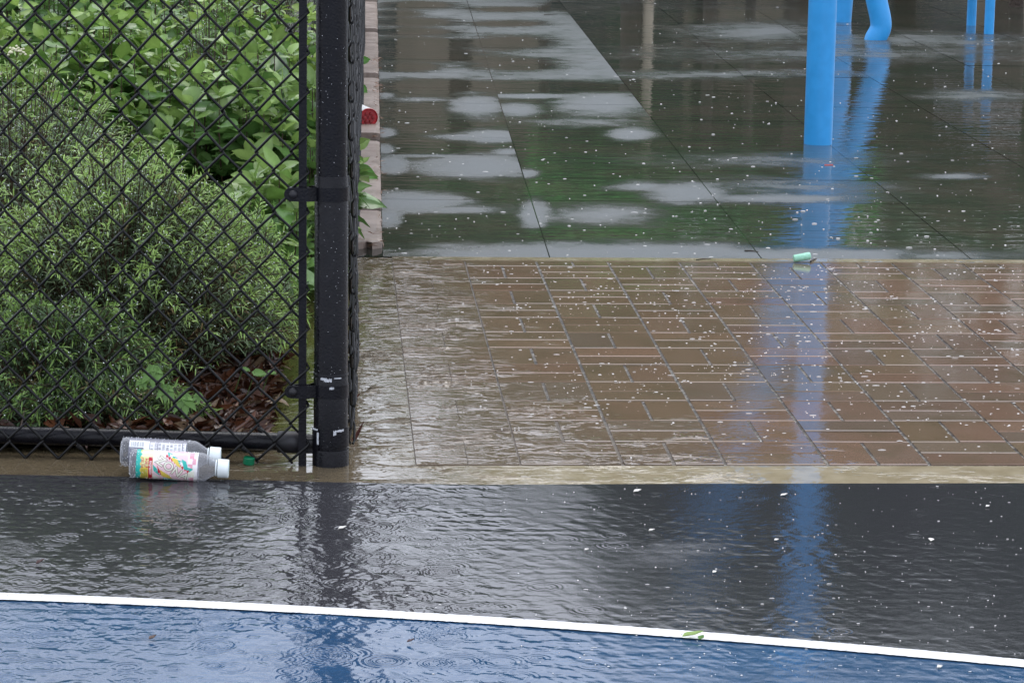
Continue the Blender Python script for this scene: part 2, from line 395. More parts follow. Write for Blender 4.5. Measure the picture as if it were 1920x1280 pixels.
# slabs with standing water; 'dry' > 0 where the stone stands clear of the puddles
sm = mat_slab()
O2 = G(1032, 487)[:2]; ex = np.array([math.cos(SLR), -math.sin(SLR)]); ey = np.array([math.sin(SLR), math.cos(SLR)])
rowy = []
for yy in (487, 375, 332, 291, 258, 222, 194, 166, 138, 113, 90, 67, 40, 16): rowy.append((G(900, yy)[:2]-O2)@ey)
SP = .6
# dry blobs: px, py, rx, ry, strength, column (None = any)
BL = [(1150, 474, 330, 19, 1.6, None), (1500, 478, 260, 13, 1.1, None), (1760, 480, 160, 8, .5, None), (890, 478, 70, 8, .9, None),
      (800, 292, 90, 3, .5, 0), (735, 308, 30, 16, 1.2, 0), (900, 312, 105, 21, 1.5, 0), (985, 326, 25, 8, 1.2, 1),
      (775, 378, 90, 17, 1.5, 0), (728, 408, 22, 16, 1.3, 0), (1003, 402, 26, 24, 1.5, None), (860, 392, 60, 6, .4, 0),
      (925, 257, 55, 13, 1.5, 0), (880, 258, 60, 6, .7, 0), (718, 250, 22, 9, 1.2, 0), (722, 280, 20, 9, 1.2, 0), (950, 285, 30, 6, .8, 0),
      (895, 198, 50, 22, 1.5, 0), (880, 172, 60, 8, .9, 0), (722, 178, 26, 8, 1.2, 0), (790, 186, 60, 5, .6, 0),
      (970, 206, 45, 13, 1.4, 1), (1130, 195, 90, 24, 1.5, 1), (1000, 180, 110, 6, 1.1, 1), (1185, 252, 40, 12, 1.3, 1), (1100, 228, 60, 6, .3, 1),
      (1235, 312, 32, 13, 1.4, 2), (1290, 362, 75, 19, 1.4, None), (1200, 350, 50, 9, .7, None), (1130, 402, 80, 15, .55, None), (1470, 372, 130, 8, .62, None), (1460, 350, 90, 10, .25, None),
      (1780, 331, 55, 5, .8, None), (1440, 300, 110, 6, .2, None), (1830, 180, 80, 7, .5, None), (1560, 100, 200, 9, .25, None), (1430, 60, 110, 18, .55, None), (1700, 75, 200, 10, .4, None), (1330, 140, 160, 5, .3, None)]
WB = [(780, 10, 60, 6), (745, 26, 35, 5), (770, 42, 70, 7), (770, 60, 75, 6), (780, 80, 80, 9), (785, 102, 105, 12), (765, 127, 50, 7), (800, 163, 90, 13), (955, 18, 60, 4), (955, 45, 60, 5), (965, 80, 65, 11), (975, 122, 75, 11), (1010, 162, 160, 9), (1090, 10, 60, 9), (840, 110, 60, 3)]
def dryness(P2, col):
    q = np.c_[P2, np.zeros(len(P2))]; px, py = PX(q)
    base = -.75+1.30*sstep(-py, -168, -155)*sstep(-(px-(900+py*1.15+150)), -60, 40)*(col < 2)
    base += .75*sstep(-py, -60, -5)*(col >= 2)*(px < 1500)*.8
    v = base
    for bx, by, rx, ry, st, cl in BL:
        if cl is not None and cl != col: continue
        d = np.hypot((px-bx)/rx, (py-by)/ry); v = np.maximum(v, (min(st, 1.1)*(1.12-d)).clip(-1, 1))
    for bx, by, rx, ry in WB:
        d = np.hypot((px-bx)/rx, (py-by)/ry); v = np.where(col < 2, v-1.6*np.exp(-d**2*.8), v)
    return v
VV = []; FF = []; DR = []; TN = []; nn = 0
NXs, NYs = 20, 26
for r in range(-1, 22):
    ya = rowy[r] if 0 <= r < 14 else (rowy[0]-SP if r < 0 else rowy[13]+SP*(r-13))
    yb = rowy[r+1] if 0 <= r+1 < 14 else (rowy[13]+SP*(r-12))
    if r == -1: continue
    if r == 0:                                     # the row next to the brick is split in two
        segs = [(ya-.0, ya+(yb-ya)*.5), (ya+(yb-ya)*.5, yb)]
    else: segs = [(ya, yb)]
    for (y0, y1) in segs:
        for c_ in range(-1, 9):
            u0 = c_*SP; u1 = u0+SP
            if c_ == -1: u0 = -.36-.062*((y0)/11)
            gp_ = .0017
            u = np.linspace(u0+gp_, u1-gp_, NXs); w = np.linspace(y0+gp_, y1-gp_, NYs)
            UU, WW = np.meshgrid(u, w)
            P2 = O2+UU.reshape(-1, 1)*ex+WW.reshape(-1, 1)*ey
            P2[:, 1] = np.maximum(P2[:, 1], .351)
            if c_ == -1:
                lim = SL[0]+ (G(708, 0)[0]-SL[0])*(P2[:, 1]-SL[1])/(G(708, 0)[1]-SL[1]); t_ = (UU.reshape(-1)-u[0])/(u[-1]-u[0])
                P2[:, 0] = lim+t_*(O2[0]-gp_+(P2[:, 1]-O2[1])*math.tan(SLR)-lim)
            zt = abs(rng.normal(0, .0004))
            dr = dryness(P2, c_+1)+rng.normal(0, .05)
            VV.append(np.c_[P2, np.full(len(P2), zt)]); FF.append(grid_faces(NXs, NYs)+nn); DR.append(dr); TN.append(np.full(len(P2), rng.random())); nn += len(P2)
props(mk('slab_paving', np.vstack(VV), np.vstack(FF), sm, smooth=False, attr={'dry': np.concatenate(DR), 'tone': np.concatenate(TN)}), kind='structure')
jd = simple('dark_joint', (.028, .028, .024), .04, ior=1.36)
props(mk('slab_joints', [(-.5, .3495, -.0005), (6.5, .3495, -.0005), (6.5, 17, -.0005), (-.5, 17, -.0005)], [(0, 1, 2, 3)], jd), kind='structure')

# planting bed
mb = M('wet_mulch'); mp_ = mb.pos()
mbm = mb.P(mb.mix(mb.ss(mb.noise(mp_, 60, 4), .35, .7), (.012, .007, .004), (.055, .028, .016)), .3, 1.4, mb.bump(mb.noise(mp_, 90, 4), .012))
gx, gy = 90, 160
ub = np.linspace(0, 1, gx); vb = np.linspace(-2.09, 8, gy); UB, VB = np.meshgrid(ub, vb)
XB = -4+(side_l(VB)-(-4))*UB**.35
ZB = .004+.02*sstep(side_l(VB)-XB, .0, .12)+.008*np.sin(XB*31)*np.sin(VB*27)+rng.normal(0, .0025, XB.shape)
props(mk('planting_bed', np.stack([XB, VB, ZB], -1).reshape(-1, 3), grid_faces(gx, gy), mbm), kind='structure')
print('setting done')
# ------------------------------------------------------------------ FENCE
def plane_pt(px, py, off):                    # point on the plane of the front fence, off metres in front of the post axis
    return GP(px, py, POST+FN*off, FN)
def fu(P): return (P-POST)@FD
black = M('black_vinyl'); bp_ = black.pos()
blackm = black.P(black.mix(black.ss(black.noise(bp_, 45, 4), .3, .75), (.0036, .0036, .0056), (.0060, .0060, .0090)), black.ss(black.noise(bp_, 60, 3), .3, .7, .22, .34), 1.30, black.bump(black.noise(bp_, 240, 2), .0006))
wirem = M('black_wire'); wirem = wirem.P((.0040, .0043, .0048), .30, 1.33)
dustm = simple('scuffed_black', (.012, .012, .015), .5, .4, 40)
chipm = simple('bare_primer', (.50, .52, .55), .5, .2, 200)
clearm = M('water_drop'); clearm.b.inputs['Base Color'].default_value = (.9, .93, .95, 1); clearm.P(rough=.02, ior=1.33)
tr_ = clearm.n('BsdfTransparent'); mx_ = clearm.n('MixShader'); mx_.inputs[0].default_value = .55
clearm.nt.links.new(tr_.outputs[0], mx_.inputs[1]); clearm.nt.links.new(clearm.b.outputs[0], mx_.inputs[2]); clearm.nt.links.new(mx_.outputs[0], clearm.out.inputs[0]); clearm = clearm.m

fence = thing('chain_link_fence', POST, 'black chain link fence panel with its round corner post standing at the court edge', 'fence')
ZV = np.array([0, 0, 1.])
def post_z(py): return GP(620, py, POST+FN*.03, FN)[2]
z_s, z_r, z_c = post_z(333), post_z(705), post_z(806)
HT = 2.6
f_shaft = Geo(); f_shaft.add(*lathe([(0, .030), (HT, .030), (HT+.002, .026), (HT+.01, .02)], POST, ZV, 48)); sh = f_shaft.build('post', blackm, fence)
def ring_part(z0, z1, r, name='sleeve', m=blackm, parent=sh):
    e = .0008; q = Geo(); q.add(*lathe([(z0, r-.002), (z0+e, r), (z1-e*2, r), (z1, r-.0005), (z1, r-.003)], POST, ZV, 48)); return q.build(name, m, parent)
ring_part(-.03, z_s, .0322); 
ring_part(z_r-.004, z_r+.0018, .0338, 'sleeve_seam'); ring_part(.03, z_r-.006, .0330)
ring_part(-.03, post_z(846), .0352, 'foot_collar')
cap_ = Geo(); cap_.add(*lathe([(HT, .033), (HT+.02, .034), (HT+.045, .026), (HT+.055, .006)], POST, ZV, 32)); cap_.build('post_cap', blackm, sh)
# wrapped collar with a gap in front (two flaps)
def flap(px0, px1, z0, z1, r, name='collar_flap', m=blackm, n=14, zig=0.0, off=0.0):
    a0, a1 = [math.asin(max(-1, min(1, (px-620.5)/33.5))) for px in (px0, px1)]
    q = []; fc = []
    for i in range(n+1):
        a = a0+(a1-a0)*i/n; d = FN*math.cos(a)+FD*math.sin(a)
        zz0, zz1 = z0+random.uniform(-zig, zig), z1+random.uniform(-zig, zig)
        for rr in (r, r-.0015):
            q += [POST+d*rr+ZV*zz0, POST+d*rr+ZV*zz1]
    for i in range(n):
        b = i*4; fc += [(b, b+4, b+5, b+1), (b+2, b+3, b+7, b+6), (b+1, b+5, b+7, b+3), (b, b+2, b+6, b+4)]
    fc += [(0, 1, 3, 2), (n*4, n*4+2, n*4+3, n*4+1)]
    return mk(name, q, fc, m, sh)
flap(586, 601, post_z(846), z_c, .0356); flap(627, 653.9, post_z(840), z_c, .0356)
for (a, b, y0, y1, zg) in ((606, 617, 712, 708, .0006), (612, 626, 715, 709, .0012), (630, 642, 709.5, 707.5, .0003), (622, 630, 729, 725, .0008), (586, 600, 808, 805.5, .0003), (599, 601.8, 834, 812, .0010), (629, 634, 815, 807, .0012), (632, 646, 809, 805.5, .0008)):
    flap(a, b, post_z(y0), post_z(y1), .0364, 'paint_chip', chipm, 8, zg)
flap(591, 650, z_s-.0008, z_s+.0006, .0328, 'sleeve_edge', dustm, 20, .0002)
# tension bands: ring round the post with two ears holding the bar, and a bolt
FO = .022                                             # plane of the chain link in front of the axis
zb = [(post_z(353), post_z(379)), (post_z(724), post_z(748))]
BARU = fu(plane_pt(567.5, 600, FO)); 
for (z1, z0) in zb:
    q = Geo(); r = .0345; n = 36
    pts = []
    e0 = fu(plane_pt(547, 600, FO))
    for k in range(n+1):
        a = R(-98)+R(196)*k/n; pts.append((math.sin(a)*r*1.0, math.cos(a)*r))
    front = [(e0, FO+.010), (e0+.008, FO+.012), (-.040, FO+.012), (-.031, .026)]
    back = [(-.0345, -.004), (-.040, FO-.004-.0), (e0+.008, FO-.006), (e0, FO-.005)]
    path = front+[(math.sin(a)*r, math.cos(a)*r) for a in np.linspace(R(-48), R(48+180), 40)]+back
    V = []; Fc = []
    for (u, v) in path:
        for dz in (z0, z1): V.append(POST+FD*u+FN*v+ZV*dz)
    for (u, v) in path:
        s2 = math.hypot(u, v); sc_ = 1-.0018/max(s2, .02)
        for dz in (z0, z1): V.append(POST+FD*u*(sc_ if u > -.035 else 1)+FN*(v*sc_ if u > -.035 else v-.0018)+ZV*dz)
    m_ = len(path); o_ = 2*m_
    for i in range(m_-1):
        a = 2*i; Fc += [(a, a+2, a+3, a+1), (o_+a, o_+a+1, o_+a+3, o_+a+2), (a+1, a+3, o_+a+3, o_+a+1), (a, o_+a, o_+a+2, a+2)]
    Fc += [(0, 1, o_+1, o_)]
    q.add(V, Fc)
    # rounded ear end
    c0 = POST+FD*e0+ZV*(z0+z1)/2
    q.add(*lathe([(-.004, (z1-z0)/2), (.0105, (z1-z0)/2), (.0115, (z1-z0)/2-.001)], c0+FN*FO, FN, 24))
    tb = q.build('tension_band', blackm, fence)
    bq = Geo(); bq.add(*lathe([(.008, .0085), (.0135, .0085), (.0165, .0065), (.0185, .003), (.0188, .0003)], c0+FN*FO+FD*.004, FN, 20)); bq.build('bolt', dustm, tb)
# tension bar
bl_, br_ = fu(plane_pt(560.2, 600, FO)), fu(plane_pt(574.6, 600, FO)); zb0 = plane_pt(567, 873, FO)[2]
def bar3(u0, u1, v0, v1, z0, z1, b=0): 
    c = [POST+FD*u+FN*v+ZV*z for z in (z0, z1) for (u, v) in ((u0, v1), (u1, v1), (u1, v0), (u0, v0))]
    return hexa(c, b)
q = Geo(); q.add(*bar3(bl_, br_, FO-.002, FO+.0035, -.01, 2.3, .0008)); q.build('tension_bar', blackm, fence)
# bottom rail, its end cup
def rp(px, py): return plane_pt(px, py, -.006)
rc = rp(540, 828.5); rl = rp(0, 814.5); dR = (rl-rc)/np.linalg.norm(rl-rc)
q = Geo(); q.add(*tube([rc-dR*.02, rc+dR*2.6], .0172, 28)); rail = q.build('bottom_rail', blackm, fence)
q = Geo(); e1 = rp(521, 828); q.add(*lathe([(0, .0205), (.0015, .0215), (.040, .0215), (.046, .017), (.075, .0155)], e1, -dR, 28))
q.add(*bar3(fu(rp(560, 830)), -.028, -.014, .008, e1[2]-.018, e1[2]+.012, .002)); q.build('rail_end_cup', dustm, fence)
# top rail out of the picture
q = Geo(); q.add(*tube([POST+ZV*2.33-FD*.02-FN*.006, POST+ZV*2.33-FD*2.8-FN*.006], .0172, 16)); q.build('top_rail', blackm, fence)
# chain link: vertical zig-zag wires hooked into each other
def knuckle(i, n_):                           # boundary i (0 = round the bar), n-th knuckle from the ground up
    u = U0-(i*HP); z = ZB0+(n_+(0.0 if i % 2 else .5))*VP - .0105*0 + (i*HP)*SLP
    return u, z
U1 = fu(plane_pt(545.5, 700, FO)); U8 = fu(plane_pt(45, 700, FO)); HP = (U1-U8)/16; U0 = U1+HP
ZB0 = plane_pt(545.5, 866, FO)[2]; ZBt = plane_pt(513, 66, FO)[2]
ztop = plane_pt(1370/2.667, 68/2.667, FO)[2]; zb8 = plane_pt(45, 861, FO)[2]; SLP = (zb8-ZB0)/(U1-U8)
VP = .0752
# vertical pitch from a knuckle at the top of the photo in the column next to the bar
zk = plane_pt(545, 453*0+160/2.667, FO)[2]
VP = (zk-ZB0)/round((zk-ZB0)/.0752)
print('mesh pitch', HP*2, VP, 'slope', SLP)
q = Geo(); WR = .0026; NR = 31
for w in range(0, 44):
    pts = []
    first = 0
    seq = []
    # wire w runs between boundary w (right) and w+1 (left)
    for n_ in range(NR):
        if w % 2 == 0:   # right boundary is even index -> half pitch; left odd -> whole
            seq += [(w+1, n_), (w, n_)]
        else:
            seq += [(w, n_), (w+1, n_)]
    for k, (i, n_) in enumerate(seq):
        u, z = knuckle(i, n_); u += rng.normal(0, .0006); z += rng.normal(0, .0007)
        right = (i == w)
        hook = (+.0026 if right else -.0026)      # reach past the boundary and round the neighbour
        # legs going up-left lie in front, legs going up-right lie behind
        s = 1 if right else -1
        ds = .0054
        lx = -.0026 if right else .0026
        vf, vb = (.0064, -.0050) if w == 0 else (WR*1.02, -WR*1.02)
        # the leg running down-left / up-right lies in front, the other behind
        pts.append((u+lx, z-ds, vf if right else vb))
        pts.append((u+hook*.8, z-ds*.3 if right else z+ds*.3, (vf+vb)/2))
        pts.append((u+lx, z+ds, vb if right else vf))
    P = [POST+FD*u+FN*(FO+v)+ZV*z for (u, z, v) in pts[1:]]
    q.add(*tube(P, WR, 6))
q.build('wire_mesh', wirem, fence)
# twisted wire ties round rail and mesh
q = Geo()
for (px, py, dx, dy) in ((178, 800, 10, 7), (149, 838, 10, 8), (488, 806, 10, 6), (459, 843, 11, 8)):
    a = plane_pt(px-dx/2, py-dy/2, FO+.003); b = plane_pt(px+dx/2, py+dy/2, FO+.003); L = np.linalg.norm(b-a); x, y, d = frame(b-a)
    tt_ = np.linspace(0, 1, 60); ang = tt_*2*math.pi*4.5
    P = a+np.outer(tt_, b-a)+.0032*(np.outer(np.cos(ang), x)+np.outer(np.sin(ang), y)); q = Geo(); q.add(*tube(P, .0016, 6)); q.build('tie_wire', wirem, fence)
# side fence running away behind the post, seen almost edge on
sf = thing('chain_link_fence', SF0, 'black chain link fence running away behind the corner post, seen nearly edge on', 'fence')
q = Geo(); HPs = HP; nb = 330
for w in range(nb):
    pts = []; wo_ = random.uniform(-.006, .006) if w < 60 else 0
    for n_ in range(NR if w < 120 else 20):
        for i in ((w+1, w) if w % 2 == 0 else (w, w+1)):
            right = i == w; u = .012+i*HPs; z = .012+(n_+(0 if i % 2 else .5))*VP+.004*math.sin(u*1.7)
            bulge = .004*math.sin(u*2.2+n_*.4)+wo_+.002*math.sin(n_*1.3+w)
            pts.append((u+(.006 if right else -.006), z-.005, (-WR if right else WR)+bulge))
            pts.append((u-(.002 if right else -.002), z, bulge))
            pts.append((u+(.006 if right else -.006), z+.005, (WR if right else -WR)+bulge))
    P = [SF0+SD*u+SN*v+ZV*z for (u, z, v) in pts[1:]]
    q.add(*tube(P, WR, 4 if w > 60 else 5, cap=False))
q.build('wire_mesh', wirem, sf)
q = Geo()
for d_ in (3.0, 6.0, 9.0, 12.0): q.add(*lathe([(-.02, .024), (2.4, .024)], SF0+SD*d_-SN*.03*np.sign(SN[0]), ZV, 16)) if False else None
for d_ in (3.0, 6.0, 9.0, 12.0):
    qq = Geo(); qq.add(*lathe([(-.02, .024), (2.4, .024)], SF0+SD*d_+np.array([-.036, 0, 0]), ZV, 20)); qq.build('post', blackm, sf)
qq = Geo(); qq.add(*tube([SF0+np.array([-.036, .05, .07]), SF0+SD*12+np.array([-.036, 0, .07])], .0165, 14)); qq.build('bottom_rail', blackm, sf)
q = Geo()
for (px, py) in ((664, 575), (672, 413), (661, 700)):
    p = G(px, py, .02); x_ = np.array([1., 0, 0])
    q = Geo(); q.add(*tube([p+ZV*.02-x_*.006, p+ZV*.004, p+x_*.002-ZV*.004, p+x_*.008-ZV*.002], .0022, 6)); q.build('tie_wire', wirem, sf)

# ------------------------------------------------------------------ stepped edging stones beside the slabs
stm = M('weathered_stone'); sp_ = stm.pos()
stc = stm.mix(stm.ss(stm.noise(sp_, 14, 5), .35, .68), (.225, .175, .145), (.275, .22, .185))
stc = stm.mix(stm.ss(stm.noise(sp_, 60, 3), .62, .75, 0, .5), stc, (.10, .08, .06))
stmm = stm.P(stc, stm.ss(stm.noise(sp_, 6, 3), .38, .62, .28, .45), 1.4, stm.bump(stm.noise(sp_, 90, 4), .0012))
SY = [G(715, y)[1] for y in (467, 396, 264, 147, 62, 5)]; SY.append(SY[-1]+2.4)
tops = [(.020, .006), (.030, .004), (.030, .006), (.026, .008), (.026, .008), (.026, .008)]
names = ['short broken edging stone nearest the flooded brick', 'second beige edging stone beside the slabs, with a small leaf poking over it', 'beige edging stone carrying the fallen red-ended cup', 'beige edging stone just beyond the fallen cup', 'narrow beige edging stone second from the top of the frame', 'farthest edging stone at the top edge of the frame']
for k in range(6):
    y0, y1 = SY[k]+(.004 if k == 0 else .035), SY[k+1]-.002; zf, zr = tops[k]
    def xr(y): return SL[0]+(G(708, 0)[0]-SL[0])*(y-SL[1])/(G(708, 0)[1]-SL[1])-.003
    def xl(y): return SF0[0]+SD[0]/SD[1]*(y-SF0[1])-.05
    nx_, ny_ = 10, 40; V = []; 
    yy_ = np.linspace(y0, y1, ny_)
    for y in yy_:
        t = (y-y0)/(y1-y0); z = zf*(1-t)+zr*t
        a, b = xl(y), xr(y)+random.gauss(0, .0012); br = (random.gauss(0, .004) if k == 0 and t < .1 else 0)
        for i in range(nx_):
            s = i/(nx_-1); e = min(s, 1-s)*(b-a); zz = z-.004*math.exp(-(e/.004))-.004*math.exp(-((y-y0)/.006))-.004*math.exp(-((y1-y)/.006))
            V.append((a+(b-a)*s, y+(random.gauss(0, .012) if k == 0 and y == y0 else random.gauss(0, .001) if y == y0 else 0), zz+random.gauss(0, .00015)+br))
    Fc = [(j*nx_+i, j*nx_+i+1, (j+1)*nx_+i+1, (j+1)*nx_+i) for j in range(ny_-1) for i in range(nx_-1)]
    bidx = [i for i in range(nx_)]+[j*nx_+nx_-1 for j in range(1, ny_)]+[(ny_-1)*nx_+i for i in range(nx_-2, -1, -1)]+[j*nx_ for j in range(ny_-2, 0, -1)]
    n0 = len(V); V += [(V[i][0], V[i][1], -.04) for i in bidx]
    for a in range(len(bidx)):
        b = (a+1) % len(bidx); Fc.append((bidx[a], n0+a, n0+b, bidx[b]))
    o = mk('edging_stone', V, Fc, stmm, None, False, origin=((xl(y0)+xr(y0))/2, y0, 0)); props(o, names[k], 'edging stone', 'edging stones along the side fence')

# ------------------------------------------------------------------ blue playground frame
bluem = M('blue_powder_coat'); bq_ = bluem.pos()
bluem = bluem.P(bluem.mix(bluem.ss(bluem.noise(bq_, 20, 3), .3, .7), (.030, .31, .70), (.036, .34, .76)), .38, 1.45, bluem.bump(bluem.noise(bq_, 200, 2), .0004))
def pipe(P, r, m=bluem): 
    P = np.asarray(P, float); t = np.linspace(0, len(P)-1, 12*len(P)); i = np.clip(t.astype(int), 0, len(P)-2); f = t-i
    def cr(k): return P[np.clip(k, 0, len(P)-1)]
    p0, p1, p2, p3 = cr(i-1), cr(i), cr(i+1), cr(i+2); f = f[:, None]
    Q = .5*((2*p1)+(-p0+p2)*f+(2*p0-5*p1+4*p2-p3)*f**2+(-p0+3*p1-3*p2+p3)*f**3)
    return tube(Q, r, 28)
b1 = G(1533.5, 270); b2 = G(1640.5, 75); b3 = G(1572, 41); b4 = G(1821, 48); b5 = G(1854, 64)
fr = thing('climbing_frame', b1, 'bright blue thick straight pole of the play frame standing in the puddle', 'play frame')
q = Geo(); q.add(*pipe([b1-ZV*.05, b1+ZV*.9, b1+ZV*1.85, b1+ZV*2.02+np.array([-.02, .1, 0])], .0535)); q.build('pole', bluem, fr)
cr_ = thing('curved_climber', b2, 'bright blue bent pole rising and leaning behind the thick straight pole', 'play frame')
s2 = 1/343.
off = [(0, 0), (.03, .08), (-.0, .22), (-.06, .45), (-.14, .75), (-.22, 1.1), (-.42, 1.6), (-.62, 2.1), (-.80, 2.6), (-1.0, 2.9)]
q = Geo(); q.add(*pipe([b2-ZV*.05+rt0*0]+[b2+rt0*a+ZV*h for a, h in off], .0585)); q.build('pole', bluem, cr_)
cb = thing('curved_climber', b3, 'blue pole half hidden right behind the thick straight pole', 'play frame')
q = Geo(); q.add(*pipe([b3-ZV*.05, b3+ZV*.5, b3+ZV*1.2-rt0*.15, b3+ZV*1.8-rt0*.4], .075)); q.build('pole', bluem, cb)
bn = thing('low_bench', (b4+b5)/2, 'pair of thin blue tube legs standing in water at the upper right', 'bench')
q = Geo(); q.add(*pipe([b4-ZV*.03, b4+ZV*.2, b4+ZV*.42], .028)); q.build('leg', bluem, bn)
q = Geo(); q.add(*pipe([b5-ZV*.03, b5+ZV*.2, b5+ZV*.42], .028)); q.build('leg', bluem, bn)
c_ = (b4+b5)/2; greym = simple('grey_plastic', (.30, .31, .34), .4)
q = Geo(); q.add(*box(c_[0]-.16, c_[0]+.16, c_[1]-.45, c_[1]+.45, .42, .47, .01)); q.build('seat', greym, bn, smooth=False)

# ------------------------------------------------------------------ leaves
def leaf_batch(P, D, N_, L, Wd, col, droop=.25, fold=.25, ns=6, nw=2, jag=0.0, mid=1.25, tip=1.3):
    P, D, N_ = map(lambda a: np.asarray(a, float), (P, D, N_)); k = len(P)
    D /= np.linalg.norm(D, axis=1)[:, None]; Sd = np.cross(D, N_); Sd /= np.linalg.norm(Sd, axis=1)[:, None]+1e-9; N_ = np.cross(Sd, D)
    t = np.linspace(0, 1, ns); wprof = np.sin(math.pi*t**.72)**.85*(1-.25*t**3)*.5+.012; wprof[-1] = .004
    s = np.linspace(-1, 1, 2*nw+1); T_, S_ = np.meshgrid(t, s, indexing='ij'); WP = wprof[:, None]*np.ones_like(S_)
    dr = np.asarray(droop)*np.ones(k)
    V = (P[:, None, :]+D[:, None, :]*(L[:, None]*T_.ravel())[:, :, None]
         + Sd[:, None, :]*(Wd[:, None]*(WP*S_).ravel())[:, :, None]
         + N_[:, None, :]*((fold*Wd[:, None]*(WP*np.abs(S_)).ravel()+Wd[:, None]*(.05*np.sin(9*T_)*S_*S_).ravel())[:, :, None])
         - np.array([0, 0, 1.])[None, None, :]*((dr*L)[:, None]*(T_.ravel()**2))[:, :, None])
    m_ = len(s); base = grid_faces(m_, ns); nv = ns*m_
    Fc = (base[None]+(np.arange(k)*nv)[:, None, None]).reshape(-1, 4)
    shade = np.where(np.abs(S_.ravel()) < .01, mid, 1.0)*(1+.10*np.sin(T_.ravel()*30+np.abs(S_.ravel())*6))
    cc = np.asarray(col)[:, None, :]*shade[None, :, None]
    return V.reshape(-1, 3), Fc, cc.reshape(-1, 3)
def rand_dir(n, up=.3):
    a = rng.uniform(0, 2*math.pi, n); z = rng.normal(up, .25, n); v = np.stack([np.cos(a), np.sin(a), z], 1); return v/np.linalg.norm(v, axis=1)[:, None]
greenleaf = vcol('wet_green_leaf', .27, 1.42, .30, .10, 90)
needlem = vcol('wet_narrow_leaf', .33, 1.4, .25, .12, 90)
barkm = simple('dark_stem', (.06, .035, .02), .5)
def broadleaf(cx, cy, rx, ry, h, nst, lab, z0=.0, Lr=(.055, .105), tint=(1, 1, 1), lowx=None, lean=None, drop_leaf=None):
    th = thing('broadleaf_shrub', (cx, cy, 0), lab, 'shrub', 'broad leaved shrubs behind the fence')
    sg = Geo(); P = []; D = []; N_ = []; L = []; Cc = []
    for i in range(nst):
        a = rng.uniform(0, 6.28); rr = rng.random()**.55
        tx, ty = cx+math.cos(a)*rr*rx, cy+math.sin(a)*rr*ry
        hh = h*(1-.55*rr**2.2)*rng.uniform(.80, 1.12)
        bx, by = cx+(tx-cx)*.45, cy+(ty-cy)*.45
        t = np.linspace(0, 1, 7)[:, None]; p0 = np.array([bx, by, z0]); p1 = np.array([tx, ty, hh]); 
        stem = p0+(p1-p0)*t; stem[:, :2] += ((np.array([tx, ty])-np.array([bx, by]))*(.35*np.sin(t*math.pi)))
        sg.add(*tube(stem, np.linspace(.0035, .0012, 7), 5, False), (.08, .05, .03))
        nn_ = int(np.linalg.norm(p1-p0)/.042); az = rng.uniform(0, 3.14)
        for k in range(nn_+1):
            f = 1-k/(nn_+1); 
            if f < .18 and rng.random() < .5: continue
            q_ = stem[0]+(stem[-1]-stem[0])*f; idx = f*6; i0 = min(5, int(idx)); q_ = stem[i0]+(stem[i0+1]-stem[i0])*(idx-i0)
            az += math.pi/2+rng.normal(0, .25)
            for s_ in ((0, math.pi) if k else (0, math.pi/2, math.pi, 4.71)):
                aa = az+s_+rng.normal(0, .3); el = rng.normal(.30 if k else .75, .3); 
                d = np.array([math.cos(aa)*math.cos(el), math.sin(aa)*math.cos(el), math.sin(el)])
                ln = rng.uniform(*Lr)*(1 if k > 1 else rng.uniform(.55, .85)); P.append(q_+d*.008); D.append(d)
                n_ = np.array([0, 0, 1.])-d*d[2]+rng.normal(0, .35, 3); N_.append(n_); L.append(ln)
                y_ = rng.random(); age = 1.0 if k < 2 else .0
                c = np.array([.15, .265, .070])*(1-y_)+np.array([.24, .36, .115])*y_ if age else np.array([.095, .20, .060])*(1-y_)+np.array([.15, .28, .085])*y_
                Cc.append(c*rng.uniform(.8, 1.4)*np.array([1.04, 1, .92])*np.array(tint))
    if drop_leaf:
        for (p, d, n_, ln) in drop_leaf: P.append(p); D.append(d); N_.append(n_); L.append(ln); Cc.append(np.array([.09, .24, .035]))
    L = np.array(L); V, Fc, cc = leaf_batch(P, D, N_, L, L*rng.uniform(.50, .66, len(L)), Cc, rng.uniform(.05, .45, len(L)))
    mk('foliage', V, Fc, greenleaf, th, True, cols=cc); sg.build('stems', barkm, th)
    return th
whitedrop = M('bright_drop').P((.95, .97, 1), .05, 1.33)
def octas(P, r):                               # tiny beads
    o = np.array([(1, 0, 0), (-1, 0, 0), (0, 1, 0), (0, -1, 0), (0, 0, 1), (0, 0, -1)], float); f = np.array([(0, 2, 4), (2, 1, 4), (1, 3, 4), (3, 0, 4), (2, 0, 5), (1, 2, 5), (3, 1, 5), (0, 3, 5)])
    V = (np.asarray(P)[:, None, :]+o[None]*np.asarray(r)[:, None, None]).reshape(-1, 3)
    return V, (f[None]+(np.arange(len(P))*6)[:, None, None]).reshape(-1, 3)
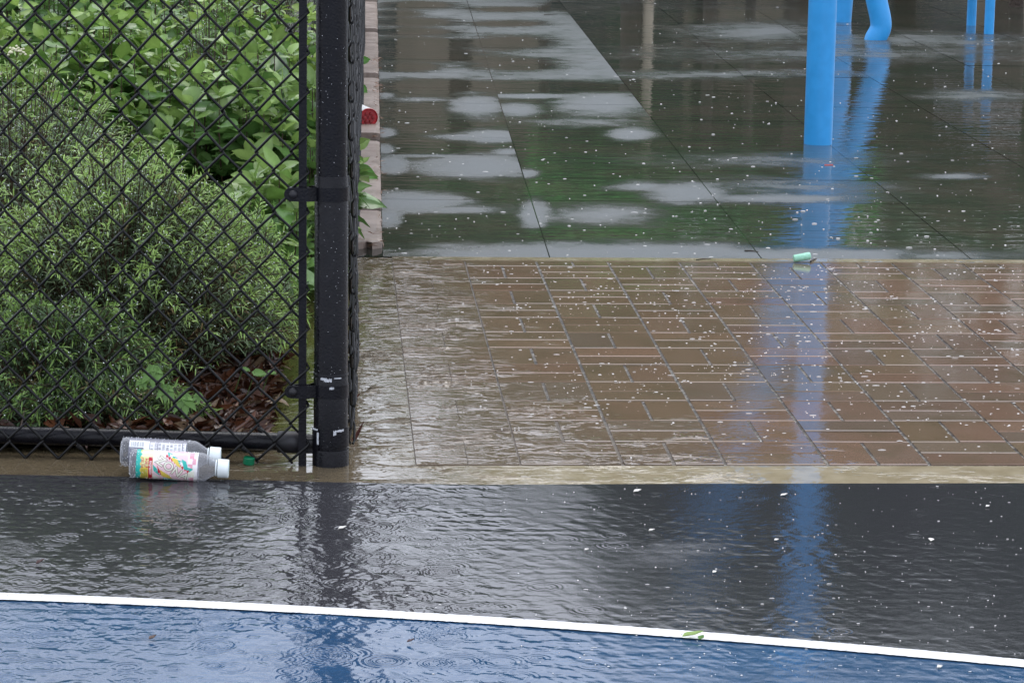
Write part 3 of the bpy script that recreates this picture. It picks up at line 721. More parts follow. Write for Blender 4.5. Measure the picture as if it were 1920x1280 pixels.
def feathery(cx, cy, rx, ry, h, nst, lab, tint=(1, 1, 1), ndrop=1500, z0=.0, nl=34):
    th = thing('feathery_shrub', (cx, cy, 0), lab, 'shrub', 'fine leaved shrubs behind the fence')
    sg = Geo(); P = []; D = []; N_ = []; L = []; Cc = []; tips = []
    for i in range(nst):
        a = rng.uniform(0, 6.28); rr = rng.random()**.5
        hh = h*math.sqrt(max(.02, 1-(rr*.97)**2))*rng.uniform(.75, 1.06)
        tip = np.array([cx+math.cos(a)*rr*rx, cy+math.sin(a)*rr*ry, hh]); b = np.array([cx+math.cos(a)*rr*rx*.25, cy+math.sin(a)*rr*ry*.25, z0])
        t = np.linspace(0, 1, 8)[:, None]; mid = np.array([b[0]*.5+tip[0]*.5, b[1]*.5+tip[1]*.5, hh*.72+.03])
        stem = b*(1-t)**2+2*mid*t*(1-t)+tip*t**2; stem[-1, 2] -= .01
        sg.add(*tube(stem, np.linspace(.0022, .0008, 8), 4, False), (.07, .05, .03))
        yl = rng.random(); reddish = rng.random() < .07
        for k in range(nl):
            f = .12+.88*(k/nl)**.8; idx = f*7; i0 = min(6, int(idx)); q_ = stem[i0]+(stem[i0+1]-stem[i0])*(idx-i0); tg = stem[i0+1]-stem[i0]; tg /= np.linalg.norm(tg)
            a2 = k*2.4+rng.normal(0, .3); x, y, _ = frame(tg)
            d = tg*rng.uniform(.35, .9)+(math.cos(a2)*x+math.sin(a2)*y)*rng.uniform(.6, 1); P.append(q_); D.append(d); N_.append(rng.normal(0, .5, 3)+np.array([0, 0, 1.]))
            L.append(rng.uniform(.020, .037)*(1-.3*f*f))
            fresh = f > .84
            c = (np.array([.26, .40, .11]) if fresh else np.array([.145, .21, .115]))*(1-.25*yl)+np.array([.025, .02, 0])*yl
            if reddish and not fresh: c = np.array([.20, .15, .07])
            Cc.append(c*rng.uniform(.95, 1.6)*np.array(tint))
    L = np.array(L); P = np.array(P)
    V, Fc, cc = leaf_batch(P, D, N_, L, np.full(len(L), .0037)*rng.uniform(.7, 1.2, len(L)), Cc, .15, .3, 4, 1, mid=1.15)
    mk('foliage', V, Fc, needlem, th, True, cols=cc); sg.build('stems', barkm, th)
    sel = rng.choice(len(P), ndrop, replace=len(P) < ndrop); Dn = np.array(D); Dn /= np.linalg.norm(Dn, axis=1)[:, None]
    pts = P[sel]+Dn[sel]*L[sel][:, None]*rng.uniform(.3, 1, (ndrop, 1)); V, Fc = octas(pts, rng.uniform(.0008, .0018, ndrop))
    props(mk('raindrops', V, Fc, whitedrop, th, True), kind='stuff')
    return th
def g2(px, py): p = G(px, py); return p[0], p[1]
# fine leaved mounds
feathery(-.82, -1.50, .40, .36, .53, 900, 'large mound of fine feathery leaves, wet with drops, filling the lower left behind the fence', ndrop=5200, nl=44)
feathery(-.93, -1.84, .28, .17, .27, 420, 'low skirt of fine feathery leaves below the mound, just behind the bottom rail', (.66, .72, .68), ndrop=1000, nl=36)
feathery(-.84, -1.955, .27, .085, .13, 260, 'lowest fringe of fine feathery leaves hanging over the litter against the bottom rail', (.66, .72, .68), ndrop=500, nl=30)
feathery(-1.10, -.95, .44, .42, .66, 560, 'grey green feathery shrub at the left edge behind the nearer mound', (.95, .95, 1.05), ndrop=3200, nl=40)
feathery(-.58, -1.20, .17, .30, .38, 330, 'low feathery clump spilling right of the large mound beside the mulch', (1.0, 1.05, .95), ndrop=900)
feathery(-.75, 4.2, .50, .6, .84, 300, 'feathery shrub far behind the broad leaves, near the top of the fence panel', (.80, .85, .95), ndrop=700)
feathery(-.78, 2.0, .16, .2, .66, 60, 'small fine leaved sprig poking up among the broad leaves near the tension bar', (.75, .85, .85), ndrop=200)
# broad leaved
lf = []
for (px, py, z, ln, dx, dz) in ((668, 318, .05, .085, .95, -.1), (676, 118, .10, .07, .5, .5), (676, 158, .05, .06, .4, -.6)):
    p = G(px, py, z); lf.append((p, np.array([dx, -.3, dz]), np.array([.1, -.8, .6]), ln))
broadleaf(-.52, -.35, .16, .45, .30, 40, 'low bright broad leaved shrub hanging over the edge beside the corner post', Lr=(.06, .115))
broadleaf(-.60, .55, .30, .50, .52, 85, 'large broad leaved shrub with heart shaped leaves behind the tension bar', Lr=(.065, .12), drop_leaf=lf[:1])
broadleaf(-1.02, .95, .34, .50, .60, 85, 'broad leaved shrub in the middle of the fence panel behind the feathery mound', Lr=(.06, .11), tint=(1.05, 1.05, .9))
broadleaf(-1.55, 1.2, .38, .6, .68, 90, 'broad leaved shrub with pale flower buds at the left edge of the frame', Lr=(.05, .10), tint=(1.1, 1.05, .95))
broadleaf(-.72, 2.6, .42, .8, .64, 80, 'yellow green broad leaved shrub behind, level with the upper post', Lr=(.05, .09), tint=(1.15, 1.1, .9), drop_leaf=lf[1:])
broadleaf(-1.45, 3.2, .6, .9, .80, 95, 'distant broad leaved shrub at the upper left of the fence panel', Lr=(.05, .09), tint=(1.0, 1.0, 1.0))
broadleaf(-2.3, 2.8, .6, .9, .80, 60, 'broad leaved shrub mostly past the left frame edge behind the others', Lr=(.05, .09))
broadleaf(-1.4, 6.5, 1.0, 1.6, .98, 120, 'farthest broad leaved shrub showing along the top edge behind the fence', Lr=(.06, .10), tint=(.8, .85, .85))
broadleaf(-1.9, -.4, .5, .7, .5, 60, 'broad leaved shrub beyond the left frame edge beside the feathery mound', Lr=(.05, .09))
# pale buds at the upper left
fb = thing('flower_cluster', G(35, 95, .5), 'small cluster of cream flower buds at the upper left of the shrubs', 'flower')
pp = GP(32, 96, (-1.6, .7, 0), np.array([0, -1., 0])); q = Geo()
for k in range(26):
    p = pp+rng.normal(0, 1, 3)*np.array([.016, .01, .006]); q.add(*lathe([(-.003, .0005), (-.0015, .0035), (.001, .0042), (.003, .0025), (.0035, .0002)], p, ZV, 7), (1, 1, 1))
q.build('buds', simple('cream_petal', (.62, .60, .42), .5), fb); fb.location = fb.location
# small palmate plant in front of the mound
pl = thing('maple_seedling', G(310, 770), 'small light green seedling with lobed leaves at the foot of the feathery mound', 'plant')
q = Geo(); V_, F_, C_ = [], [], []; nn = 0
def on_depth(px, py, y): return GP(px, py, (0, y, 0), np.array([0, -1., 0]))
for (px, py, sz) in ((288, 690, 27), (312, 725, 22), (345, 742, 27), (372, 738, 14), (268, 712, 14), (478, 698, 22), (455, 692, 14), (505, 697, 13)):
    c = on_depth(px, py, -2.035 if px < 400 else -1.80); s_ = sz/950*1.5
    P, D, N_, L, Wd, Cc = [], [], [], [], [], []
    tilt = rng.normal(0, .2)
    for k, a in enumerate((-2.2, -1.45, -.75, -.1, .6) if px < 400 else (-.5, .1, .5)):
        a += tilt; d = np.array([math.cos(a-.9) if px < 400 else math.cos(a), -.35, math.sin(a-.9)*.8 if px < 400 else math.sin(a)*.4]); P.append(c-d*.2*s_); D.append(d); N_.append((.05, -.75, .7)); L.append(s_*(1 if k in (1, 2, 3) else .7)); Cc.append(np.array([.16, .30, .075])*rng.uniform(.85, 1.15))
    L = np.array(L); v, f, cc = leaf_batch(P, D, N_, L, L*.52, Cc, .2, .15, 6, 2); V_.append(v); F_.append(f+nn); C_.append(cc); nn += len(v)
    q = Geo(); q.add(*tube([c, on_depth(min(px, 400) if px < 400 else px-15, py+25, -2.03 if px < 400 else -1.79)-ZV*.02], .0012, 5), (.1, .15, .05)); q.build('stem', needlem, pl)
mk('leaves', np.vstack(V_), np.vstack(F_), greenleaf, pl, True, cols=np.vstack(C_))

# dead leaves on the mulch
P, D, N_, L, Cc = [], [], [], [], []
for k in range(5200):
    y = rng.uniform(-2.08, .8) if k > 3400 else rng.uniform(-2.08, -1.2); x = side_l(y)-abs(rng.normal(0, .14))-.001 if k % 3 else side_l(y)-rng.uniform(0, .9)
    dx_ = side_l(y)-x
    P.append((x, y, .010+.02*min(1, dx_/.12)+rng.random()*.012)); D.append(rand_dir(1, .25)[0]); N_.append(rng.normal(0, .6, 3)+np.array([0, -.2, 1.])); L.append(rng.uniform(.015, .052))
    b = rng.random(); Cc.append(np.array([.030, .012, .007])*(1-b)+np.array([.14, .050, .022])*b*rng.uniform(.4, 1) if rng.random() < .88 else np.array([.26, .18, .11])*rng.uniform(.6, 1))
L = np.array(L); V, Fc, cc = leaf_batch(P, D, N_, L, L*rng.uniform(.15, .6, len(L)), Cc, rng.uniform(-.3, .5, len(L)), .5, 5, 1)
props(mk('leaf_litter', V, Fc, vcol('dead_leaf', .30, 1.4, .1, .35, 200), None, True, cols=cc), 'wet brown leaf litter on the planting bed', 'leaf litter', kind='stuff')
# ------------------------------------------------------------------ what stands beyond the frame and shows in the puddles
def far_pt(px, dh):
    a = YAW+(px-960)/F; return np.array([CAM[0]+dh*math.sin(a), CAM[1]+dh*math.cos(a), 0.])
def far_z(py, dh): return dh*math.tan(math.atan((py+372)/F))-1.25
treeleaf = vcol('tree_leaf', .6, 1.4, .42, .2, 3)
trunkm = simple('tree_bark', (.055, .04, .03), .8, .3, 8, bumpd=.02)
def tree(px, dh, w, zlo, zhi, col, lab, n=6500, tr=.14, leaf=.26, tcol=None):
    b = far_pt(px, dh); th = thing('tree', b, lab, 'tree', 'trees beyond the slabs')
    zc = (zlo+zhi)/2; hz = (zhi-zlo)/2; g = Geo()
    bend = rng.normal(0, .15, 2)
    g.add(*tube([b-ZV*.1, b+ZV*zc*.5+np.array([bend[0], bend[1], 0]), b+ZV*zc], [tr, tr*.8, tr*.5], 12))
    for k in range(9):
        a = rng.uniform(0, 6.28); st = b+ZV*(zlo+(zc-zlo)*rng.uniform(.0, .9)); e = b+np.array([math.cos(a)*w*.7, math.sin(a)*w*.7, zc+rng.uniform(-.3, .8)*hz])
        g.add(*tube([st, (st+e)/2+ZV*.15, e], [tr*.4, tr*.25, tr*.08], 6))
    g.build('trunk', tcol or trunkm, th)
    cl = rand_dir(46, 0)*rng.uniform(.35, .95, (46, 1)); cs = rng.uniform(.18, .36, 46)
    i = rng.integers(0, 46, n); d = rng.normal(0, .55, (n, 3))*cs[i][:, None]
    P = b+ZV*zc+(cl[i]+d)*np.array([w, w, hz]); ll = rng.uniform(.5, 1, n)*leaf
    tone = rng.uniform(.6, 1.4, 46)[i]
    V, Fc, cc = leaf_batch(P, rand_dir(n, -.1), rng.normal(0, .6, (n, 3))+np.array([0, 0, 1.]), ll, ll*.7, np.array(col)[None]*tone[:, None], .1, .2, 3, 1, mid=1)
    mk('crown', V, Fc, treeleaf, th, True, cols=cc)
G1 = (.070, .150, .050); G2 = (.045, .125, .048); G3 = (.13, .13, .075)
D_ = 30
tree(-250, 31, 3.2, 1.6, 5.6, G1, 'leafy green tree beyond the shrub bed at the far left, outside the frame')
tree(120, 34, 3.0, 1.4, far_z(760, 34), G2, 'dark tree behind the broad leaved shrubs, outside the frame')
tree(520, 32, 2.4, 1.5, far_z(800, 32), G3, 'olive tree in line with the corner post, outside the frame')
tree(860, 30, 2.3, 1.2, far_z(985, 30), G2, 'dark green tree beyond the drier slabs, outside the frame')
tree(1180, 31, 2.0, 1.3, far_z(1380, 31), G1, 'green tree beyond the puddle left of the play frame, outside the frame', 9000)
tree(1480, 29, 2.2, 1.4, far_z(1720, 29), G2, 'tall dark tree behind the thick blue pole, outside the frame', 9000)
tree(1850, 27, 2.4, 1.0, far_z(1850, 27), G2, 'tallest dark tree at the right beyond the bench, outside the frame', 9500)
tree(2250, 30, 3.0, 1.0, 8.5, G1, 'tall green tree past the right frame edge', 4200)
tree(1680, 38, 2.6, 2.2, 11.8, G3, 'brownish olive tree between the two dark trees at the right, outside the frame')
tree(1320, 20, 1.0, far_z(190, 20), far_z(500, 20), (.075, .36, .065), 'small bright green tree reflected in the puddle left of the thick blue pole', 11000, .05, .16)
tree(1880, 19, .7, far_z(230, 19), far_z(560, 19), (.05, .14, .045), 'small dark green tree reflected at the right frame edge', 2600, .05, .14)
tree(1010, 22, .9, far_z(180, 22), far_z(520, 22), (.07, .18, .05), 'small green tree reflected in the puddle at the slab joint', 2200, .05, .14)
tree(1300, 35, 2.4, .4, 5.6, G2, 'lower dark tree filling the gap left of the thick blue pole, outside the frame')
tree(1660, 34, 2.4, .4, 5.6, G1, 'lower green tree filling the gap right of the thick blue pole, outside the frame')
tree(2020, 34, 2.4, .4, 5.6, G2, 'lower dark tree at the right frame edge, outside the frame')
palem = simple('pale_bark', (.50, .42, .32), .7, .2, 10)
for px, r_, m_, lab in ((1205, .040, palem, 'slim pale post reflected as a light streak in the puddle'), (1395, .04, trunkm, 'pale brown post reflected faintly between the green tree and the blue pole'), (1172, .075, trunkm, 'dark slim post reflected beside the pale streak')):
    b = far_pt(px, 21.5); q = Geo(); z_ = far_z(330 if m_ is trunkm else 210, 21.5)
    q.add(*lathe([(-.1, r_*1.3), (.02, r_*1.25), (.1, r_), (z_, r_*.9), (z_+.03, r_*.5)], b, ZV, 14)); o = q.build('garden_post', m_, None, origin=b); props(o, lab, 'post', 'posts beyond the puddle')
# low brown building behind the trees
bd = thing('brown_building', far_pt(1200, 44), 'long low brown brick building beyond the trees, outside the frame', 'building')
wallm = simple('brown_brick_wall', (.20, .165, .125), .8, .2, 3); y_ = far_pt(1200, 44)[1]; xc = far_pt(1100, 44)[0]
q = Geo(); q.add(*box(xc-16, xc+16, y_, y_+9, -.1, 4.6)); q.build('wall', wallm, bd, smooth=False)
q = Geo(); q.add(*box(xc-16.4, xc+16.4, y_-.4, y_+9.4, 4.602, 4.95)); q.build('roof', simple('dark_roof', (.06, .055, .05), .7), bd, smooth=False)
wm = simple('dark_window', (.02, .03, .035), .1, .1)
for k in range(7):
    x = xc-14+k*4.4; q = Geo(); q.add(*box(x, x+2.2, y_-.03, y_+.02, 1.1, 3.1)); w_ = q.build('window', wm, bd, smooth=False)
    q = Geo(); q.add(*box(x-.08, x+2.28, y_-.09, y_-.031, 1.0, 1.097)); q.build('sill', palem, w_, smooth=False)

# ------------------------------------------------------------------ bottles
def tri_text(txt, size, cx, cy, rot=0.0, bold=.0, sx=1.0):
    cu = bpy.data.curves.new('t', 'FONT'); cu.body = txt; cu.size = size; cu.align_x = 'CENTER'; cu.align_y = 'CENTER'; cu.offset = bold; cu.resolution_u = 3
    ob = bpy.data.objects.new('t', cu); S.collection.objects.link(ob); me = bpy.data.meshes.new_from_object(ob)
    me.calc_loop_triangles(); v = np.array([p.co[:2] for p in me.vertices])*np.array([sx, 1]); t = [tuple(l.vertices) for l in me.loop_triangles]
    bpy.data.objects.remove(ob); bpy.data.curves.remove(cu); bpy.data.meshes.remove(me)
    c, s = math.cos(rot), math.sin(rot); v = v@np.array([[c, s], [-s, c]])+np.array([cx, cy])
    return [v[list(k)] for k in t]
class Label:                                   # label artwork as colours of a fine grid; u to the right, v upwards, in the units of the sketch
    def __init__(s, u0, u1, v0, v1, nu, nv, base):
        s.u = np.linspace(u0, u1, nu); s.v = np.linspace(v0, v1, nv); s.U, s.Vv = np.meshgrid(s.u, s.v); s.c = np.tile(np.array(base, float), (nv, nu, 1))
    def tri(s, t, col):
        a, b, c = t; (ax, ay), (bx, by), (cx, cy) = a, b, c
        i0, i1 = np.searchsorted(s.u, [min(ax, bx, cx), max(ax, bx, cx)]); j0, j1 = np.searchsorted(s.v, [min(ay, by, cy), max(ay, by, cy)])
        U = s.U[j0:j1, i0:i1]; V = s.Vv[j0:j1, i0:i1]
        d1 = (U-bx)*(ay-by)-(ax-bx)*(V-by); d2 = (U-cx)*(by-cy)-(bx-cx)*(V-cy); d3 = (U-ax)*(cy-ay)-(cx-ax)*(V-ay)
        m = ~(((d1 < 0) | (d2 < 0) | (d3 < 0)) & ((d1 > 0) | (d2 > 0) | (d3 > 0))); s.c[j0:j1, i0:i1][m] = col
    def poly(s, pts, col):
        for k in range(1, len(pts)-1): s.tri((pts[0], pts[k], pts[k+1]), col)
    def text(s, col, *a, **k):
        for t in tri_text(*a, **k): s.tri(t, col)
plast = M('clear_plastic'); pp_ = plast.pos()
plast.P((.62, .63, .66), .08, 1.45, plast.bump(plast.noise(pp_, 190, 3), .0016))
tr2 = plast.n('BsdfTransparent'); tr2.inputs[0].default_value = (.93, .94, .96, 1); mx2 = plast.n('MixShader')
lw = plast.n('LayerWeight'); lw.inputs[0].default_value = .35
plast.nt.links.new(plast.ss(lw.outputs['Facing'], .1, 1.0, .20, .9), mx2.inputs[0])
plast.nt.links.new(tr2.outputs[0], mx2.inputs[1]); plast.nt.links.new(plast.b.outputs[0], mx2.inputs[2]); plast.nt.links.new(mx2.outputs[0], plast.out.inputs[0]); plast = plast.m
labm = M('printed_label'); labm = labm.P(labm.attr('Col'), .32, 1.45)
capm = simple('mint_cap_plastic', (.50, .78, .72), .35, .06, 60)
wcapm = simple('white_cap_plastic', (.80, .86, .86), .35, .05, 60)
def bottle(A, B, lab, L, wu0, wu1, name_tone=None, twist=0.0):
    A = np.array(A); B = np.array(B); ax = (B-A); ln = np.linalg.norm(ax); ax /= ln
    th = thing('plastic_bottle', (A+B)/2*np.array([1, 1, 0]), lab, 'bottle', 'empty drink bottles by the fence')
    k = ln/.187; r = .0278*k
    prof = [(0.004, .004), (.001, .012), (0, .020), (.003, .0255), (.009, r/k), (.0125, r/k-.0005), (.014, r/k-.0012), (.128, r/k-.0012), (.1295, r/k-.0003), (.135, r/k), (.142, .0262), (.149, .0222), (.156, .0175), (.161, .0145), (.166, .0135), (.171, .013)]
    q = Geo(); q.add(*lathe([(a*k, b*k) for a, b in prof], A, ax, 56)); body = q.build('body', plast, th)
    q = Geo(); q.add(*lathe([(.162*k, .0135*k), (.1625*k, .0160*k), (.1645*k, .0160*k), (.165*k, .0135*k)], A, ax, 32)); q.build('neck_ring', wcapm, body)
    cp = [(.1665, .0165), (.167, .0182), (.1865, .0178), (.1875, .0165), (.1876, .0150), (.1868, .0145), (.1868, .001)]
    n = 60; V, Fc = lathe([(a*k, b*k) for a, b in cp], A, ax, n)
    q = Geo(); q.add(V, Fc); c_ = q.build('cap', wcapm, th, smooth=False)
    q = Geo(); q.add(*lathe([(.18685*k, .0143*k), (.1872*k, .0138*k), (.1872*k, .0005*k)], A, ax, 32)); q.build('cap_top', capm, c_)
    # label wrapped round the body, artwork on the side seen
    side = np.cross(ax, ZV); side /= np.linalg.norm(side)
    if side@(CAM-A) < 0: side = -side
    upx = np.cross(side, ax); upx = upx if upx[2] > 0 else -upx
    rl_ = r+.0004-.0010
    uu = np.linspace(wu0, wu1, len(L.u))*k; aa = np.linspace(-math.pi/2, math.pi/2, len(L.v))+R(12)+twist
    Pt = A+uu[None, :, None]*ax+rl_*(np.cos(aa)[:, None, None]*side+np.sin(aa)[:, None, None]*upx)
    cols = L.c.reshape(-1, 3)
    o = mk('label', Pt.reshape(-1, 3), grid_faces(len(uu), len(aa)), labm, th, True, cols=cols)
    ab = np.linspace(aa[-1], aa[0]+2*math.pi, 40)
    Pb = A+np.array([uu[0], uu[-1]])[None, :, None]*ax+rl_*(np.cos(ab)[:, None, None]*side+np.sin(ab)[:, None, None]*upx)
    mk('label_back', Pb.reshape(-1, 3), grid_faces(2, 40), labm, th, True, cols=np.tile((.55, .55, .58), (80, 1)))
    n = 300; t = rng.random(n)*.13*k; a = rng.uniform(-1.2, 1.9, n); P = A+t[:, None]*ax+(r+.0002)*(np.cos(a)[:, None]*side+np.sin(a)[:, None]*upx)
    V, Fc = octas(P, rng.uniform(.0003, .0009, n)); props(mk('raindrops', V, Fc, whitedrop, th, True), kind='stuff')
    return th
# front label, sketched in the pixels of the enlarged photo: x 335..1110, y 380..745, angle from the circle's height
yc_, rr_ = 563., 182.
L = Label(335, 1110, -math.pi/2, math.pi/2, 420, 330, (.78, .30, .40))
def vy(y): return math.asin(max(-1, min(1, (yc_-y)/rr_)))
def Q(pts): return [(x, vy(y)) for x, y in pts]
teal = (.03, .50, .42); yel = (.80, .62, .10); red = (.55, .02, .04); cream = (.86, .86, .72); pink = (.80, .38, .47); lpink = (.88, .62, .66); white = (.90, .88, .86); lime = (.75, .80, .35); olive = (.38, .36, .06)
def rect(x0, x1, y0, y1, c): L.poly([(x0, vy(y1)), (x1, vy(y1)), (x1, vy(y0)), (x0, vy(y0))], c)
rect(335, 395, 380, 746, teal); rect(395, 545, 380, 746, lime); rect(395, 545, 380, 470, (.88, .84, .55)); rect(395, 500, 600, 746, yel)
for k in range(9): L.poly(Q([(388, 385+k*40), (410, 395+k*40), (388, 420+k*40)]), teal if k % 2 else yel)
rect(545, 980, 380, 746, lpink); rect(545, 700, 380, 540, (.90, .86, .80)); rect(980, 1110, 380, 746, white)
for (x, y) in ((1000, 390), (985, 530), (1040, 460), (1000, 680)): rect(x, x+60, y, y+75, pink)
rect(985, 1070, 620, 700, cream); rect(1085, 1110, 380, 746, (.92, .90, .90))
# zigzag rays
for k in range(9):
    x, y = 715+k*34, 395+k*22
    L.poly(Q([(x, y), (x+70, y+20), (x+20, y+62)]), teal if k % 2 == 0 else white)
    L.poly(Q([(x-20, y+35), (x+22, y+40), (x, y+80)]), red)
L.poly(Q([(770, 455), (850, 480), (905, 590), (850, 560), (790, 500)]), yel); L.poly(Q([(900, 470), (960, 500), (1000, 612), (940, 600)]), teal)
L.poly(Q([(548, 560), (600, 610), (645, 700), (560, 640)]), teal); L.poly(Q([(600, 560), (640, 640), (700, 720), (620, 660)]), red)
for k in range(6): L.poly(Q([(615+k*28, 625+k*20), (650+k*28, 640+k*20), (612+k*28, 668+k*16)]), red); 
L.poly(Q([(640, 620), (760, 690), (800, 735), (660, 700)]), yel)
L.poly(Q([(548, 690), (600, 700), (640, 742), (560, 740)]), cream); L.poly(Q([(680, 720), (860, 738), (850, 746), (680, 746)]), teal)
# big lettering, red flavour band, small words; the words run down round the bottle
def T(col, txt, size, x, y, rot, bold=0, sx=1.0):
    # text laid in (px, radian) space: 1 rad = rr_ px
    for t in tri_text(txt, size, 0, 0, rot, bold, sx): L.tri([(x+p[0], vy(y)+p[1]/rr_) for p in t], col)
T((.22, .16, .12), 'ZONA', 158, 795, 612, R(-33), 9); T(cream, 'ZONA', 158, 795, 612, R(-33), 2.5)
T((.40, .35, .25), 'RI', 110, 610, 455, R(-33), 4); T(cream, 'RI', 110, 610, 455, R(-33), 1.5)
rect(492, 542, 470, 746, red); T((.92, .88, .85), 'RASPBERRY', 40, 517, 612, R(-90), .8, .95)
T(red, 'HALF', 62, 464, 548, R(-90), 1.8, .85); T(red, 'ICED TEA', 40, 414, 545, R(-90), 1.5, .8)
for k in range(6): rect(400+k*14, 408+k*14, 625, 735, olive)
A0 = G(243, 872, .026); A0 = GP(243.5, 867.5, G(330, 899)+np.array([0, .0, 0]), np.array([0, -1., 0])); B0 = GP(428.5, 878.5, G(330, 899)+np.array([0, -.004, 0]), np.array([0, -1., 0]))
bt = bottle(A0, B0, 'front clear plastic bottle with a pink, yellow and teal fruit tea label', L, .0135, .1300)
print('bottle z', A0, B0)
L = Label(300, 990, -math.pi/2, math.pi/2, 300, 200, (.22, .22, .27)); yc_, rr_ = 400., 150.
rect(305, 490, 278, 345, (.88, .90, .90)); rect(480, 545, 278, 362, (.85, .90, .88))
for k in range(16): rect(330+k*9.5, 333+k*9.5+(k % 3), 285, 335, (.15, .15, .18))
rect(552, 985, 285, 385, (.80, .80, .82))
for k in range(9):
    for j in range(26):
        if rng.random() < .62: rect(560+k*47, 560+k*47+30, 292+j*3.4, 294+j*3.4, (.10, .10, .13))
rect(545, 552, 280, 385, (.2, .2, .25)); rect(640, 650, 280, 385, (.2, .2, .25)); rect(935, 945, 280, 385, (.2, .2, .25))
A1 = GP(226.5, 846, A0+np.array([0, .052, 0]), np.array([0, -1., 0])); B1 = GP(413.5, 856, A0+np.array([0, .050, 0]), np.array([0, -1., 0]))
bottle(A1, B1, 'rear clear plastic bottle lying behind the other, its barcode and small print upward', L, .016, .1235)

# ------------------------------------------------------------------ small litter
gc = G(466, 869); q = Geo(); V, Fc = lathe([(0, .0105), (.001, .0112), (.012, .0108), (.0130, .0098), (.0132, .001)], gc+np.array([0, 0, .0]), np.array([.12, -.1, 1.]), 26)
q.add(V, Fc); o = q.build('bottle_cap', simple('green_cap_plastic', (.0, .13, .055), .35), None, False, origin=gc); props(o, 'green plastic screw cap floating between the bottles and the fence post', 'bottle cap')
# red ended white cup
cpos = G(690, 236, .02); th = thing('paper_cup', cpos*np.array([1, 1, 0]), 'white cup with a red end lying on an edging stone beside the side fence', 'cup')
ax = np.array([-.21, .97, .0]); c0 = GP(691.5, 220.5, cpos, np.array([0, -1., 0])); rc_ = 17.3/ (F/np.dot(cpos-CAM, fwd))
q = Geo(); q.add(*lathe([(.004, rc_*.99), (.08, rc_*.98), (.165, rc_*.97), (.17, rc_*.85)], c0, ax, 32)); q.build('body', simple('white_card', (.78, .78, .76), .4, .05), th)
q = Geo(); q.add(*lathe([(0, rc_*.86), (-.002, rc_*.9), (-.003, rc_*.97), (.0, rc_*1.01), (.0055, rc_*1.0)], c0, ax, 32)); redm = simple('red_plastic', (.38, .012, .018), .3, .3, 60); e_ = q.build('red_end', redm, th)
q = Geo(); x_, y_v, d_ = frame(-ax/np.linalg.norm(ax))
for k in range(6):
    a = k*math.pi/3; p = c0+d_*.004+(math.cos(a)*x_+math.sin(a)*y_v)*rc_*.50; q.add(*lathe([(0, rc_*.20), (.003, rc_*.18), (.0035, rc_*.02)], p, d_, 10))
q.add(*lathe([(0, rc_*.14), (.004, rc_*.12), (.0045, .0003)], c0+d_*.003, d_, 12)); q.build('embossed_dots', simple('dark_red', (.22, .01, .012), .35), e_)
# chalk
k0 = G(1503, 492); ca = GP(1488, 491, k0, np.array([0, -1., 0])); cb_ = GP(1519.5, 485.3, k0+np.array([0, .006, 0]), np.array([0, -1., 0])); cr0 = 7.1/(F/np.dot(k0-CAM, fwd)); dd = cb_-ca
ca[2] = max(ca[2], cr0); Lk = np.linalg.norm(dd); q = Geo()
q.add(*lathe([(0, cr0*.5), (.0002, cr0*.85), (.002, cr0*.94), (Lk*.5, cr0*.97), (Lk-.004, cr0), (Lk-.001, cr0*.85), (Lk, cr0*.5)], ca, dd, 28))
chm = M('green_chalk'); chp = chm.pos(); chm = chm.P(chm.mix(chm.ss(chm.noise(chp, 250, 3), .3, .7), (.30, .66, .46), (.42, .76, .58)), .6, 1.45, chm.bump(chm.noise(chp, 500, 3), .0015))
props(q.build('chalk_stick', chm, None, origin=k0*np.array([1, 1, 0])), 'short mint green chalk stick lying on the strip between slabs and brick', 'chalk')
# floating petals, seeds, leaves, twigs
petm = simple('pale_petal', (.72, .70, .64), .35, .15, 300); brnm = vcol('brown_litter', .35, 1.4, .1, .3, 300)
def flake(name, px, py, ln, wd, col, lab, cat, group=None, ang=0.0, curl=.25, m=None, tilt=.15, z=.001):
    p = G(px, py, z); d = np.array([math.cos(ang), math.sin(ang), tilt]); 
    V, Fc, cc = leaf_batch([p-d*ln/2], [d], [(0.05, -.15, 1)], np.array([ln]), np.array([wd]), [np.array(col)], -curl*.5, .5, 8, 3, mid=.8)
    V = V.copy(); k = len(V); dn = V.copy(); dn[:, 2] -= .0007
    F2 = [tuple(f) for f in Fc]+[tuple(f[::-1]+k) for f in Fc]
    return props(mk(name, np.vstack([V, dn]), F2, m or brnm, None, True, cols=np.vstack([cc, cc]), origin=p), lab, cat, group)
PT = 'pale petals floating on the court'
pw = (.75, .73, .68)
for (px, py, ln, wd, ang, lab) in ((642, 990, .024, .012, .2, 'pale petal floating in the dark reflection of the corner post'),
    (1195, 921, .024, .014, .1, 'crumpled pale petal just in front of the kerb, left of the blue reflection'),
    (1470, 928, .022, .010, .1, 'pale petal in the blue reflection close to the kerb'), (1222, 994, .018, .010, -.1, 'pale petal in the middle of the dark court left of the blue reflection'),
    (1456, 1012, .013, .010, 0, 'pale petal inside the lower blue reflection'), (1340, 1072, .012, .010, .3, 'pale petal nearest the white line, left of the blue reflection'),
    (1746, 1012, .014, .016, 1.2, 'upright grey petal in the dark water at the right'), (1852, 949, .012, .010, 0, 'pale petal close to the kerb at the right frame edge'),
    (1762, 1250, .014, .012, .1, 'pale petal on the blue court at the lower right'), (1100, 1030, .012, .008, .1, 'small pale petal right of the bright rippled water')):
    flake('petal', px, py, ln*.62, wd*.7, pw, lab, 'petal', PT, ang, .5, petm, .04, .002)
rb = (.10, .035, .02); 
